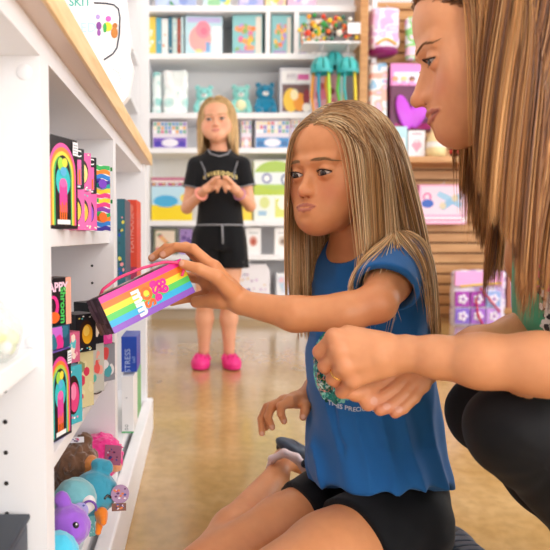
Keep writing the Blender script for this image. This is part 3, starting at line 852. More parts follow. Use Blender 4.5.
bodyG = Un([bodyG, Un([armL, handL], .008)], .02); bodyG = Un([bodyG, Un([armR, handR], .008)], .02)
bodyG = Un([bodyG, Un([legR, footR], .01)], .012); bodyG = Un([bodyG, Un([legL, footL], .01)], .012)
nailsG = [(163, 254, 1.002), (152, 257, 1.034), (181, 263, .958), (284, 421, 1.154), (272, 427, 1.176), (262, 434, 1.194), (303, 417, 1.149)]
colG = skin_color('dc9666', GX, ginfo, 'b86a5c', 'd0765a', nailsG, '7a5a38', redden=[(m[0], .010) for m in (m_i, m_m)]+[(elL, .03), (knR, .04)])
hb = GX.w((0, 0, .01))
inH = lambda v: np.abs(v-hb).max(1) < .1485
wl, wr_ = V(*GA(200, 280, 1.0)), V(*GA(285, 412, 1.19))
inW = lambda v: (np.abs(v-wl).max(1) < .095)
inW2 = lambda v: (np.abs(v-wr_).max(1) < .065)
build_body('body', bodyG, [(hb-.15, hb+.15, .0015, inH), (wl-.1, wl+.1, .00125, inW), (wr_-.07, wr_+.07, .0016, inW2),
    (V(-.10, .72, .0), V(.62, 1.62, .92), .0035, lambda v: ~((np.abs(v-hb).max(1) < .1425) | (np.abs(v-wl).max(1) < .089) | (np.abs(v-wr_).max(1) < .059)))],
    colG, M_skinG, girl)
face_details(GX, ginfo, V(-.71, -.66, -.32), '33201a', '9a7550', girl, .8, lash=.9, browarch=.0030, browlift=.0020, browtilt=.0040, browcount=200)
# ---- t-shirt
gl = V(.50, -.866, 0)                                # her left
def gsec(y, xl, xr, Y, b=None):
    c = GA((xl+xr)/2, y, Y); a = (xr-xl)/2/FPX*Y
    return (c[2], c[0], c[1], (b or a), a)
bl = nrm(V(gl[0], gl[1], 0))
tor = Loft([gsec(520, 330, 440, 1.09, .125), gsec(492, 322, 441, 1.10, .130), gsec(470, 314, 440, 1.11, .130), gsec(430, 311, 434, 1.13, .118), gsec(380, 313, 424, 1.13, .112), gsec(330, 316, 417, 1.135, .112), gsec(285, 322, 414, 1.14, .110), gsec(262, 330, 408, 1.14, .095), gsec(248, 342, 398, 1.145, .06)], (gl[0], gl[1], 0), rnd=.03)
slend = V(*Ls)*.27+V(*elL)*.73
sln = nrm(V(*elL)-V(*Ls)+V(.01, 0, -.05))
slv = Un([Cone(Ls, slend, .047, .049)], .0)
slv = Int(slv, plane_cut(slend-sln*.008, sln), .002)
slv_in = Cone(V(*Ls)*.6+slend*.4, slend+sln*.03, .036, .0475)
slR = chain([(Rs, .046), (V(*Rs)*.55+V(*elR)*.45, .048)], .01)
yoke = Un([Cone(Ls, neckb-V(0, 0, .012), .043, .05), Cone(Rs, neckb-V(0, 0, .012), .043, .05)], .02)
shirt = Un([Un([tor, yoke], .04), slv, slR], .022)
nh = V(*neckb)+V(-.032, -.022, .012)
shirt = Int(shirt, Fn(lambda P: (.155+np.clip(1.15-P[..., 1], -.2, .3)*.30-P[..., 2])*.95, .2), .006)
shirt = Sub(shirt, slv_in, .002)
shirt = Sub(shirt, Un([Cone(V(*neckb)+V(.0, .0, -.02), nh+V(0, 0, .06), .044, .058), Ell(nh+V(-.01, -.008, -.01), (.052, .052, .040))], .01), .003)
sh_ax = nrm(V(.25, 0, 1))
def gfold(P):
    Q = P*V(1, 1, 1)
    h = np.clip((.62-P[..., 2])/.30, 0, 1); 
    d = vnoise(np.stack([P[..., 0]*26+P[..., 2]*6, P[..., 1]*22-P[..., 2]*5, P[..., 2]*7], -1), 3)
    d = 1-np.abs(d)*1.6
    e_ = vnoise(np.stack([P[..., 0]*14-P[..., 2]*22, P[..., 1]*14, P[..., 2]*9+P[..., 0]*12], -1), 9)
    return (.0085*d*h+.0036*e_*(.35+h)).astype(np.float32)
shirt = Disp(shirt, gfold)
M_blue = cloth_mat('blue_cotton', '2468ad', .8, .15)
def hemcol(v): return np.ones((len(v), 3))
shirtG = cloth('t_shirt', shirt, (.14, .85, .06), (.60, 1.42, .70), .0030, M_blue, girl, 2, 'blue t-shirt with a sequin flower print')
# ---- shorts
hem_cut = lambda hip, kn, f: plane_cut(V(*hip)*(1-f)+V(*kn)*f, V(*kn)-V(*hip))
shL = Int(chain([(hipL, .084), (V(*hipL)*.5+V(*knL)*.5, .0785), (knL, .07)], .02), hem_cut(hipL, knL, .36), .002)
shR = Int(chain([(hipR, .078), (V(*hipR)*.45+V(*knR)*.55, .068), (knR, .055)], .02), hem_cut(hipR, knR, .44), .002)
seat = Un([Cone(hipL, hipR, .080, .078), Cone(pelv, GA(392, 440, 1.13), .082, .08), Ell(GA(402, 512, 1.13), (.082, .085, .085))], .03)
shorts = Disp(Un([seat, shL, shR], .02), lambda P: .0022*vnoise(P*V(30, 30, 60), 5))
M_black = cloth_mat('black_jersey', '0d0e13', .8, .08); 
cloth('shorts', shorts, (.10, .86, .02), (.62, 1.40, .40), .0035, M_black, girl, 2, 'black shorts')
# ---- sequin print and lettering on the shirt front (a patch lying on the cloth)
gfr = nrm(np.cross(V(0, 0, 1), gl)*-1)
gfr = V(-.866, -.5, 0)
seq_cols = ['1f8f86', '37b9a4', '2a9c8c', '8fe0cf', '0e5d5a', 'e0a090', '1d6f3f', 'cfe8de', '1f8f86']
pt = MB(); rr = random.Random(4); ms = [pmat('sequin_'+c, c, .18, metal=.35, coat=.5) for c in seq_cols]
pc = GA(331, 366, 1.06)
cand = []
for i in range(1500):
    a, b_ = rr.uniform(-1, 1), rr.uniform(-1, 1)
    if a*a+b_*b_ > 1: continue
    cand.append(pc+gl*a*.052+V(0, 0, 1)*b_*.062)
cand = project(shirt, np.array(cand), -gfr*-1*-1, .0012)
for p_ in cand:
    d0, g0 = grad(shirt, p_[None]); n_ = nrm(g0[0]+V(*[rr.uniform(-.2, .2) for _ in range(3)])); t_ = nrm(np.cross(n_, (0, 0, 1))); b_ = np.cross(n_, t_)
    loc = (p_-pc); k = int((vnoise((p_*60)[None], 2)[0]*.5+.5)*len(ms)*.999+rr.random()*1.2) % len(ms)
    pt.add([p_+(t_*math.cos(q)+b_*math.sin(q))*.0034 for q in np.linspace(0, 2*PI, 8)[:-1]], [list(range(7))], ms[k])
pt.build('sequin_print', None, girl)
def text_on(node, s, size, c, right, up_, dirn, mat, name, parent, arc=0, bold=0.0, off=.0012):
    vs, fs = text_mesh(s, size, bold=bold); c = V(*c); right = nrm(right); up_ = nrm(up_)
    P = []
    for v in vs:
        x, y = v.x, v.y
        P.append(c+right*x+up_*(y-arc*x*x))
    P = project(node, np.array(P), dirn, off)
    mb = MB(); mb.add(P, fs, mat); return mb.build(name, None, parent)
tx = text_on(shirt, 'THIS PRECIOUS', .0105, GA(350, 406.5, 1.05), (.93, -.36, 0), (0, 0, 1), (0, 1, 0), pmat('pale_print', 'c9d4e6', .6), 'printed_lettering', girl, arc=-2.2, bold=.0002)
# ---- clogs
M_sole = pmat('navy_rubber', '22262f', .5); M_strap = pmat('pale_pink_rubber', 'e6cfcf', .5)
def clog(heel, toe, up_, parent, strap=True, label='dark clog with pale pink strap'):
    heel, toe = V(*heel), V(*toe); f = nrm(toe-heel); up_ = nrm(up_-f*np.dot(up_, f)); sd = np.cross(up_, f); M = np.stack([sd, f, up_], 1); L = np.linalg.norm(toe-heel)
    X = lambda ch: Xf(ch, M, heel)
    sole = Un([Ell((0, .012, -.012), (.031, .040, .016)), Ell((0, L*.62, -.012), (.040, L*.42, .016)), RBox((0, L*.42, -.014), (.027, L*.35, .012), .010)], .012)
    up1 = Sub(Un([Ell((0, L*.66, .004), (.041, L*.37, .036)), RBox((0, L*.35, -.004), (.030, L*.40, .014), .012)], .015), Un([Ell((0, L*.22, .014), (.026, L*.34, .026)), Cone((0, L*.05, .05), (0, L*.45, .05), .032, .030)], .01), .004)
    c = empty('clog', heel); c.parent = None; setparent(c, parent); c['label'] = label
    lo = np.minimum(heel, toe)-.09; hi = np.maximum(heel, toe)+.09
    cloth('clog_upper', X(up1), lo, hi, .0022, M_sole, c, 1); cloth('sole', X(Sub(sole, Un([RBox((0, y, -.028), (.05, .0018, .004), .001) for y in np.linspace(-.01, L, 9)], 0), .001)), lo, hi, .0022, pmat('slate_rubber', '3b4657', .5), c, 1)
    if strap:
        mb = MB(); pts = []
        for a in np.linspace(-.1*PI, 1.1*PI, 22): pts.append(V(.034*math.cos(a), .030-.056*math.sin(a), .018+.010*math.sin(a)))
        T = frame(heel, M[:, 0], M[:, 1], M[:, 2]); vs = []; fs = []
        for i, p in enumerate(pts):
            n = nrm(V(p[0], p[1]-.03, 0))
            for w, o_ in ((-.008, 0), (.008, 0), (.008, .003), (-.008, .003)): vs.append(T@Vector(p+n*o_+V(0, 0, w)))
        for i in range(len(pts)-1):
            for k in range(4): fs.append((i*4+k, i*4+(k+1) % 4, (i+1)*4+(k+1) % 4, (i+1)*4+k))
        mb.add(vs, fs, M_strap, True); mb.build('heel_strap', None, c)
        for s in (-1, 1):
            MB().lathe([(0, .004), (.006, .004), (.0065, .002), (.0065, 0)], m=M_sole, seg=14, T=T@frame((s*.0345, .030, .016), (0, 1, 0), (0, 0, 1), (s, 0, 0))).build('rivet', None, c)
    return c
clog(V(*heelR)+V(.002, .01, .016), V(*heelR)+V(.002, .01, .016)+nrm(V(.78, .42, -.50))*.175, V(-.60, -.20, -.75), girl, False)
cR = [o for o in girl.children if o.name.startswith('clog')][-1]
cloth('heel_strap', chain([(GA(268, 471, 1.365), .0065), (GA(272, 459, 1.345), .0075), (GA(284, 453, 1.335), .0085), (GA(296, 458, 1.330), .0095), (GA(304, 467, 1.332), .0095), (GA(311, 482, 1.345), .0085)], .006), GA(290, 465, 1.345)-.07, GA(290, 465, 1.345)+.07, .0022, M_strap, cR, 1, 'pale pink heel strap')
MB().lathe([(0, .004), (.0075, .004), (.0085, .002), (.0085, -.003)], m=M_sole, seg=16, T=frame(GA(305, 464, 1.320), (1, 0, 0), (0, .3, .95), (0, -.95, .3))).build('rivet', None, cR)
clog(anL+V(.035, .02, -.0), anL+V(.02, .17, -.005), V(0, 0, -1), girl, False, 'dark clog')
# ---- hair
GXi = lambda v: (v-GX.t)@GX.M/GX.s
coll = Un([Xf(Un([Ell((0, .022, .036), (.0775, .098, .083)), Ell((0, -.045, .040), (.058, .036, .050)), Ell((0, -.036, -.034), (.062, .048, .064))], .02), GX.M, GX.t, GX.s), neck, Un([tor, yoke], .04), slv], .01)
def ggrav(p, t):
    g = np.zeros_like(p); g[:, 2] = -1; g[:, 0] += .05; return g
def gdrift(R, W, rng):
    u = np.clip((R[:, 1]+.012+.014*rng.normal(size=len(R)))/.05, 0, 1)[:, None]
    near = V(.02, .0, 0)*(1-u)+V(.25, .08, 0)*u
    far = V(-.06, .0, 0)*(1-u)+V(.10, .05, 0)*u
    back = GX.M[:, 1]*np.where(R[:, 0] > .004, .50, .2)[:, None]*np.clip((-R[:, 1]+.02)/.07, 0, 1)[:, None]
    return np.where((R[:, 0] > .004)[:, None], near, far), back, .16
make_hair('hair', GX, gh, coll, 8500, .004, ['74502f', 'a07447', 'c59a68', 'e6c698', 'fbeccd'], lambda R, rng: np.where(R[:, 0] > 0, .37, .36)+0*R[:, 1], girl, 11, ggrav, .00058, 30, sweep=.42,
    drift=gdrift, front=.9, grad_=((.70, .65, .60), (1.3, 1.28, 1.25)))  # ombre, with tips brightened further to put the window-lit rim into the colour
# ================================================================== WOMAN (squatting, seen in profile)
woman = empty('person', (.50, .90, 0), 'woman with long auburn hair squatting in a green top and black leggings, hands clasped', 'person')
M_skinW = skin_mat('woman_skin', 'd9a184')
wq = dict(cheekw=.98, chin=.94, jaw=.95, nose=.82, nosel=1.4, sc=.97, open=.0018, mouthw=1.45, corner=.0, muzzle=-.003, mouthz=-.0585, close=.22, tipz=-.0330, eyew=.0142)
wh, winfo = head_node(wq)
WYAW = math.radians(106); WP = math.radians(20.5)
wf = V(-math.sin(WYAW)*math.cos(WP), -math.cos(WYAW)*math.cos(WP), -math.sin(WP))
WX = Xf(wh, orient(wf), at(492, 42, .80), wq['sc'])
nbW = V(.545, .885, .745); shLW = V(.60, .73, .72); shRW = V(.515, 1.02, .735)
elLW = GA(600, 372, .70); wrLW = GA(408, 353, .805)
armLW = chain([(shLW, .045), (elLW, .036), (GA(540, 364, .735), .0355), (GA(480, 361, .765), .0315), (GA(436, 357, .79), .0245), (wrLW, .0215)], .015)
elRW = GA(552, 338, .97); wrRW = GA(424, 366, .885)
armRW = chain([(shRW, .040), (GA(530, 262, .985), .031), (elRW, .033), (GA(520, 338, .955), .034), (GA(478, 348, .92), .028), (wrRW, .020)], .02)
k1, k2, k3, k4 = GA(335, 338, .825, .0108), GA(339, 351, .818, .0106), GA(344, 366, .815, .0102), GA(353, 380, .818, .0094)
handLW = hand_node(GA(404, 354, .808), .0200, [k1, k2, k3, k4],
    [[GA(320, 352, .842, .0098), GA(326, 362, .865, .0086), GA(340, 368, .87, .0078)],
     [GA(325, 366, .836, .0096), GA(333, 374, .855, .0086), GA(346, 378, .862, .0078)],
     [GA(333, 379, .834, .0092), GA(342, 385, .850, .0084), GA(352, 386, .858, .0076)],
     [GA(342, 392, .836, .0086), GA(354, 393, .845, .0078), GA(364, 391, .850, .0070)]],
    [GA(385, 350, .84, .016), GA(362, 350, .868, .013), GA(342, 354, .885, .011), GA(328, 358, .895, .009)],
    palm_extra=[Cone(GA(385, 345, .815), GA(348, 334, .83), .0165, .0115), Cone(GA(390, 362, .815), GA(362, 372, .822), .0160, .0115)])
q1, q2, q3, q4 = GA(398, 371, .872, .0105), GA(408, 375, .868, .0105), GA(416, 379, .862, .010), GA(422, 384, .858, .0092)
handRW = hand_node(GA(426, 367, .885), .0185, [q1, q2, q3, q4],
    [[GA(383, 381, .868, .0096), GA(369, 389, .862, .0088), GA(358, 393, .858, .0080)],
     [GA(394, 389, .860, .0096), GA(379, 400, .854, .0088), GA(368, 405, .850, .0082)],
     [GA(405, 394, .855, .0092), GA(391, 406, .848, .0086), GA(380, 410, .845, .0080)],
     [GA(414, 397, .850, .0084), GA(403, 408, .845, .0078), GA(395, 413, .842, .0072)]],
    [GA(415, 362, .90, .0150), GA(396, 358, .905, .0125), GA(378, 356, .905, .0110), GA(364, 358, .900, .0095)],
    palm_extra=[Cone(GA(420, 368, .88), GA(404, 380, .87), .016, .013)])
neckW = chain([(WX.w((0, .03, -.05)), .050), (V(*nbW)*.5+WX.w((0, .03, -.05))*.5, .047), (nbW, .055)], .02)
chestW = Un([Cone(shLW, shRW, .045, .045), Cone(nbW, V(.63, .90, .50), .08, .10), Cone(V(.63, .90, .50), V(.78, .92, .30), .10, .13)], .05)
hipLW = V(.80, .82, .30); hipRW = V(.80, .99, .30)
knLW = GA(513, 430, .78); anLW = GA(716, 648, .78); knRW = GA(487, 413, .925); anRW = V(.66, .98, .085)
legLW = Un([chain([(hipLW, .085), (knLW, .050)], .02), chain([(knLW, .047), (V(*knLW)*.65+V(*anLW)*.35+V(.02, 0, -.01), .052), (anLW, .032)], .02)], .02)
legRW = Un([chain([(hipRW, .085), (knRW, .050)], .02), chain([(knRW, .047), (V(*knRW)*.65+V(*anRW)*.35+V(.02, 0, -.01), .052), (anRW, .032)], .02)], .02)
footW = lambda a, dy: Un([Cone(V(*a)+V(.02, 0, -.012), V(*a)+V(-.10, 0, -.055), .03, .024), Cone(V(*a)+V(-.10, 0, -.055), V(*a)+V(-.16, dy, -.062), .024, .018)], .02)
bodyW = Un([Un([WX, neckW], .025), chestW], .035)
bodyW = Un([bodyW, Un([armLW, handLW], .008)], .025); bodyW = Un([bodyW, Un([armRW, handRW], .008)], .025)
bodyW = Un([bodyW, legLW, legRW, footW(anLW, 0), footW(anRW, 0)], .02)
nailsW = [(361, 391, .850, .0046), (374, 401, .842, .0048), (387, 406, .838, .0048), (399, 409, .836, .0044)]
colW = skin_color('dd9a6e', WX, winfo, 'a8574c', 'cc7058', nailsW, '4a2c18', redden=[(k[0], .012) for k in (k1, k2, k3, k4)]+[(f, .014) for f in (GA(320, 352, .842), GA(325, 366, .836), GA(333, 379, .834), GA(342, 392, .836), GA(360, 393, .858), GA(370, 404, .85), GA(381, 410, .845), GA(395, 413, .842))])
wb = WX.w((0, -.02, .0)); inWH = lambda v: np.abs(v-wb).max(1) < .1485
wc = V(*GA(375, 370, .85)); inWh = lambda v: np.abs(v-wc).max(1) < .1
build_body('body', bodyW, [(wb-.15, wb+.15, .0015, inWH), (wc-.11, wc+.11, .0014, inWh),
    (V(.20, .50, -.01), V(.98, 1.18, .88), .004, lambda v: ~((np.abs(v-wb).max(1) < .1425) | (np.abs(v-wc).max(1) < .094)))],
    colW, M_skinW, woman)
face_details(WX, winfo, V(-.90, .15, -.42), '3a281a', '8a6444', woman, .50, lash=.75, browarch=.0060, browtilt=.003, browcount=110)
MB().tube([np.array(k3[0])+(GA(333, 379, .834)-np.array(k3[0]))*.55+V(*(orient(GA(333, 379, .834)-np.array(k3[0]))@V(math.cos(a)*.0104, 0, math.sin(a)*.0104))) for a in np.linspace(0, 2*PI, 25)[:-1]], .0009, pmat('gold', 'e0b45c', .25, metal=1), 8, closed=True).build('ring', None, woman)['label'] = 'thin gold ring'
# ---- green top
torW = Loft([(.20, .74, .92, .16, .17), (.34, .70, .90, .165, .18), (.48, .622, .90, .155, .175), (.60, .602, .89, .144, .17), (.70, .592, .885, .130, .16), (.76, .582, .885, .098, .12), (.79, .57, .885, .05, .07)], (1, 0, 0), rnd=.03)
slLW = Int(Cone(shLW, V(*shLW)*.6+V(*elLW)*.4, .058, .056), plane_cut(V(*shLW)*.62+V(*elLW)*.38, V(*elLW)-V(*shLW)), .002)
slRW = Int(Cone(shRW, V(*shRW)*.6+GA(530, 262, .985)*.4, .050, .046), plane_cut(V(*shRW)*.72+GA(530, 262, .985)*.28, GA(530, 262, .985)-V(*shRW)), .002)
topW = Un([Un([torW, Cone(nbW-V(0, 0, .02), shLW, .06, .055), Cone(nbW-V(0, 0, .02), shRW, .06, .048)], .04), slLW, slRW], .02)
topW = Sub(topW, Cone(nbW-V(.02, 0, .02), nbW+V(-.06, 0, .09), .058, .07), .004)
topW = Disp(topW, lambda P: .003*vnoise(P*V(18, 18, 9), 4)+.002*vnoise(P*V(8, 30, 30), 6))
M_green = cloth_mat('green_cotton', '4fae86', .85, .2)
cloth('top', topW, (.40, .62, .2), (.86, 1.12, .85), .0035, M_green, woman, 2, 'green cotton top with a bright printed front')
# printed front of the top
pr = MB(); rr = random.Random(8)
def splat(c, rx, rz, m, n=14, seed=0, off=.0012):
    r_ = random.Random(seed); pts = []
    for i in range(n):
        a = 2*PI*i/n; k = 1+.35*(r_.random()-.5); pts.append(V(*c)+V(rx*.35*math.cos(a)*k, -rx*math.cos(a)*k, rz*math.sin(a)*k))
    pts.append(V(*c)); P = project(topW, np.array(pts), V(.95, .3, 0), off)
    pr.add(P, [(i, (i+1) % n, n) for i in range(n)], m)
for i in range(46):
    y = rr.uniform(246, 290); x = rr.uniform(533, 575)
    splat(at(x, y, .86), rr.uniform(.004, .009), rr.uniform(.003, .009), pmat('print_'+(c_ := rr.choice(['e8d22a', 'f2409a', 'e8d22a', '1f2a2a', 'f2409a', '2f8f6a'])), c_, .7), seed=i, off=.0012+.0001*i)
for i in range(60):
    y = rr.uniform(290, 330); x = rr.uniform(536, 580)
    splat(at(x, y, .86), rr.uniform(.003, .006), rr.uniform(.003, .006), pmat('print_'+(c_ := rr.choice(['f0f0ee', 'f0f0ee', '3a3a3c', 'c9c9c9'])), c_, .7), seed=i+90, off=.0012+.0001*i)
pr.build('printed_front', None, woman)
# ---- leggings
lg = Un([chain([(hipLW, .100), (V(*hipLW)*.4+V(*knLW)*.6, .072), (knLW, .0545)], .02), chain([(knLW, .052), (V(*knLW)*.65+V(*anLW)*.35+V(.02, 0, -.01), .056), (anLW, .036)], .02)], .022)
lg2 = Un([chain([(hipRW, .098), (V(*hipRW)*.4+V(*knRW)*.6, .07), (knRW, .0535)], .02), chain([(knRW, .052), (V(*knRW)*.65+V(*anRW)*.35+V(.02, 0, -.01), .056), (anRW, .036)], .02)], .022)
def lfold(P):
    d = np.linalg.norm(P-(V(*knLW)+V(.055, 0, -.03)), axis=-1); w = np.exp(-(d/.06)**2)
    a = np.arctan2(P[..., 2]-knLW[2]+.02, P[..., 0]-knLW[0]-.02)
    return (.0035*np.sin(a*11+vnoise(P*30, 1)*1.5)*w+.0012*vnoise(P*40, 2)).astype(np.float32)
legg = Disp(Un([Un([lg, lg2], .0), Un([Cone(hipLW, hipRW, .11, .11), Cone((hipLW+hipRW)/2, V(.72, .92, .42), .13, .12)], .04)], .03), lfold)
cloth('leggings', legg, (.28, .64, .02), (1.0, 1.2, .56), .0038, cloth_mat('black_leggings', '0c0c10', .7, .06), woman, 2, 'black leggings')
for a, d in ((anLW, 0), (anRW, 0)):
    a = V(*a); cloth('shoe', Un([Cone(a+V(.02, 0, -.018), a+V(-.10, 0, -.050), .036, .031), Ell(a+V(-.12, d, -.052), (.06, .038, .030)), Ell(a+V(-.06, d, -.066), (.11, .036, .016))], .02), a+V(-.24, -.08, -.12), a+V(.1, .08, .06), .004, cloth_mat('grey_canvas', '44464c'), woman, 2)
# ---- hair
collW = Un([Xf(Un([Ell((0, .022, .036), (.0775, .098, .083)), Ell((0, -.045, .040), (.058, .036, .050)), Ell((0, -.036, -.034), (.062, .048, .064))], .02), WX.M, WX.t, WX.s), neckW, torW], .01)
def wgrav(p, t):
    g = np.zeros_like(p); g[:, 2] = -1; return g
def wdrift(R, W, rng):
    u = np.clip((R[:, 1]+.05)/.14, 0, 1)[:, None]
    back = WX.M[:, 1]*1.75*np.clip((-R[:, 1]+.028)/.06, 0, 1)[:, None]
    return V(.00, -.04, 0)*(1-u)+V(-.31, -.02, 0)*u, back, .13
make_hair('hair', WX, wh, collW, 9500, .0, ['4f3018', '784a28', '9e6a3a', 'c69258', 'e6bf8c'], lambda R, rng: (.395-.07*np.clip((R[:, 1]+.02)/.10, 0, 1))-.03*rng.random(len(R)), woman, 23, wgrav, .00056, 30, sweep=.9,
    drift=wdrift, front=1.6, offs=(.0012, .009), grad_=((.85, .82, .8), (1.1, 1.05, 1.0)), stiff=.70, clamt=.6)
# ================================================================== SMALL GIRL AT THE BACK
CY = 2.94
child = empty('person', at(215, 368, CY)*V(1, 1, 0), 'small blonde girl standing in black t-shirt, black shorts and pink clogs', 'person')
M_skinC = skin_mat('child_skin', 'dfa88a')
cq = dict(cheekw=1.1, chin=.88, jaw=.94, nose=.85, nosel=.5, sc=.93, eyer=.0126, eyew=.0140, eyeh=1.1, mouthw=.9, mouthz=-.054, tipz=-.030, open=.001, cran=.008)
ch_, cinfo = head_node(cq)
cf = V(-.12, -1, .02)
CX = Xf(ch_, orient(cf, roll=math.radians(3)), at(217, 122.5, CY+.05), cq['sc'])
c = lambda x, y, dy=0, r=None: GA(x, y, CY+dy, r)
nbC = c(219, 155, .05); sLC = c(241, 166, .04); sRC = c(197, 166, .04)
eLC = c(250, 206, .03); wLC = c(236, 190, -.13); eRC = c(187, 208, .03); wRC = c(206, 189, -.13)
armLC = chain([(sLC, .034), (V(*sLC)*.5+V(*eLC)*.5, .030), (eLC, .026), (wLC, .019)], .01)
armRC = chain([(sRC, .034), (V(*sRC)*.5+V(*eRC)*.5, .030), (eRC, .026), (wRC, .019)], .01)
def chand(s, w, xo):
    X = lambda dx, dy, d, r: c(xo+s*dx, 180+dy, -.15+d, r)
    return hand_node(w, .016, [X(6, 0, .0, .009), X(6, 3, .01, .009), X(7, 6, .015, .0085), X(8, 9, .02, .008)],
        [[X(2, -2, -.02, .0078), X(0.5, 1, -.015, .007), X(1, 4, .0, .0062)], [X(2, 1, -.018, .0078), X(0, 4, -.01, .007), X(1, 6, .0, .0062)],
         [X(3, 4, -.012, .0075), X(1, 7, -.006, .0068), X(2, 9, .0, .006)], [X(4, 8, -.008, .007), X(2, 10, 0, .0062), X(3, 12, .01, .0056)]],
        [X(8, 2, -.015, .010), X(4, -2, -.03, .0085), X(1, -3, -.032, .007)])
hLC = chand(1, wLC, 223); hRC = chand(-1, wRC, 220)
hipC = c(220, 232, .04); legs = []
for s, x0, x1, x2 in ((1, 230, 229, 229), (-1, 206, 205, 204)):
    hp, kn, an = c(x0, 240, .04), c(x1, 302, .02), c(x2, 350, .04)
    ft = Un([Cone(V(*an)+V(0, .02, -.045), V(*an)+V(-.01*s*-1, -.10, -.058), .026, .021), Cone(an, V(*an)+V(0, .015, -.04), .023, .026)], .015)
    legs.append(Un([chain([(hp, .062), (V(*hp)*.5+V(*kn)*.5, .052), (kn, .040), (V(*kn)*.65+V(*an)*.35+V(0, .01, 0), .040), (an, .025)], .02), ft], .01))
neckC = chain([(CX.w((0, .02, -.045)), .036), (nbC, .042)], .02)
chestC = Un([Cone(sLC, sRC, .034), Cone(V(*nbC)+V(0, .01, -.02), V(*hipC)+V(0, .01, 0), .045, .066)], .03)
bodyC = Un([Un([Un([CX, neckC], .02), chestC], .03), Un([armLC, hLC], .006), Un([armRC, hRC], .006)], .012)
bodyC = Un([bodyC, Un(legs, 0)], .012)
colC = skin_color('dfa483', CX, cinfo, 'c8776a', 'd9806a', [], 'b08c58')
cb = CX.t+V(0, 0, .0); inC = lambda v: np.abs(v-cb).max(1) < .1385
build_body('body', bodyC, [(cb-.14, cb+.14, .0022, inC), (V(*c(170, 380))-V(0, .35, .1), V(*c(270, 90))+V(0, .3, .1), .0040, lambda v: ~(np.abs(v-cb).max(1) < .133))], colC, M_skinC, child)
face_details(CX, cinfo, V(-.2, -1, .0), '4a3222', 'b08a5a', child, .8, browarch=.004)
torC = Loft([(c(0, 228)[2], hipC[0], hipC[1], .112, .085), (c(0, 215)[2], hipC[0], hipC[1], .108, .083), (c(0, 195)[2], hipC[0], hipC[1], .098, .078), (c(0, 172)[2], nbC[0], nbC[1], .104, .078), (c(0, 160)[2], nbC[0], nbC[1], .082, .068), (c(0, 150)[2], nbC[0], nbC[1], .058, .058)], (1, 0, 0), rnd=.012)
def sleeve(S_, E_): 
    S_, E_ = V(*S_), V(*E_); return Int(Cone(S_, S_*.4+E_*.6, .043, .046), plane_cut(S_*.47+E_*.53, E_-S_), .002)
teeC = Un([Un([torC, Cone(sLC, nbC-V(0, 0, .015), .042, .04), Cone(sRC, nbC-V(0, 0, .015), .042, .04)], .03), sleeve(sLC, eLC), sleeve(sRC, eRC)], .015)
teeC = Sub(teeC, Ell(V(*nbC)+V(0, -.016, .045), (.050, .062, .046)), .004)
M_tee = cloth_mat('black_tee', '121215', .85, .1)
tC = cloth('t_shirt', Disp(teeC, lambda P: .003*vnoise(P*V(25, 25, 14), 4)), V(*c(180, 235))-V(0, .2, .05), V(*c(262, 148))+V(0, .25, .05), .0045, M_tee, child, 2, 'black t-shirt with grey seams')
M_seam = pmat('grey_stitching', '8d8d92', .8)
def seam(pts, n, dirn, name, parent, w=.0035):
    pts = np.array([V(*p) for p in pts]); t = np.linspace(0, len(pts)-1, n); P = np.stack([np.interp(t, range(len(pts)), pts[:, i]) for i in range(3)], -1)
    P = project(teeC, P, dirn, .002); return MB().tube(P, w, M_seam, 6).build(name, None, parent)
nk = [c(208, 146, -.08), c(211, 151, -.10), c(220, 154, -.10), c(229, 151, -.10), c(232, 146, -.08)]
seam(nk, 24, (0, 1, 0), 'neck_seam', child); seam([c(201, 159, -.1), c(205, 168, -.1), c(206, 178, -.1)], 16, (0, 1, 0), 'sleeve_seam', child, .0028); seam([c(239, 159, -.1), c(236, 168, -.1), c(235, 178, -.1)], 16, (0, 1, 0), 'sleeve_seam', child, .0028)
for s_, e_ in ((sLC, eLC), (sRC, eRC)):
    s_, e_ = V(*s_), V(*e_); m_ = s_*.48+e_*.52; M_ = orient(e_-s_)
    MB().tube([m_+M_@V(math.cos(a)*.0475, 0, math.sin(a)*.0475) for a in np.linspace(0, 2*PI, 26)[:-1]], .0028, M_seam, 6, closed=True).build('sleeve_hem', None, child)
# scattered shiny studs making up a curved line of lettering
vs, fs = text_mesh('oVIEEOOUI', .024, bold=.0010, spacing=1.35)
P = np.array([V(*c(221, 172, -.12))+V(v.x, 0, v.y-3.0*v.x*v.x+.004) for v in vs]); P = project(teeC, P, (0, 1, 0), .003)
MB().add(P, fs, pmat('gold_print', 'd9c07a', .4, metal=.3)).build('printed_lettering', None, child)
# shorts
shC = []
for s, x0 in ((1, 231), (-1, 207)):
    hp = c(x0, 236, .04); lo_ = c(x0+s*3, 268, .03); S_ = Int(Cone(hp, V(*lo_)+V(0, 0, -.05), .068, .080), plane_cut(lo_, (0, 0, -1)), .002)
    shC.append(Sub(S_, Cone(V(*lo_)+V(0, 0, .02), V(*lo_)+V(0, 0, -.08), .066, .073), .002))
shortsC = Un([Un(shC, .004), Loft([(c(0, 250)[2], hipC[0], hipC[1], .118, .085), (c(0, 236)[2], hipC[0], hipC[1], .112, .086), (c(0, 225)[2], hipC[0], hipC[1], .104, .082)], (1, 0, 0))], .02)
sc_ = cloth('shorts', Disp(shortsC, lambda P: .004*vnoise(P*V(30, 30, 7), 7)), V(*c(180, 285))-V(0, .2, .02), V(*c(262, 215))+V(0, .25, .02), .0045, cloth_mat('black_fleece', '101013', .9, .1), child, 2, 'black shorts')
wz = c(0, 225)[2]
MB().tube([V(hipC[0]+.108*math.cos(a), hipC[1]+.086*math.sin(a), wz) for a in np.linspace(0, 2*PI, 40)[:-1]], .004, M_seam, 6, closed=True).build('waist_seam', None, child)
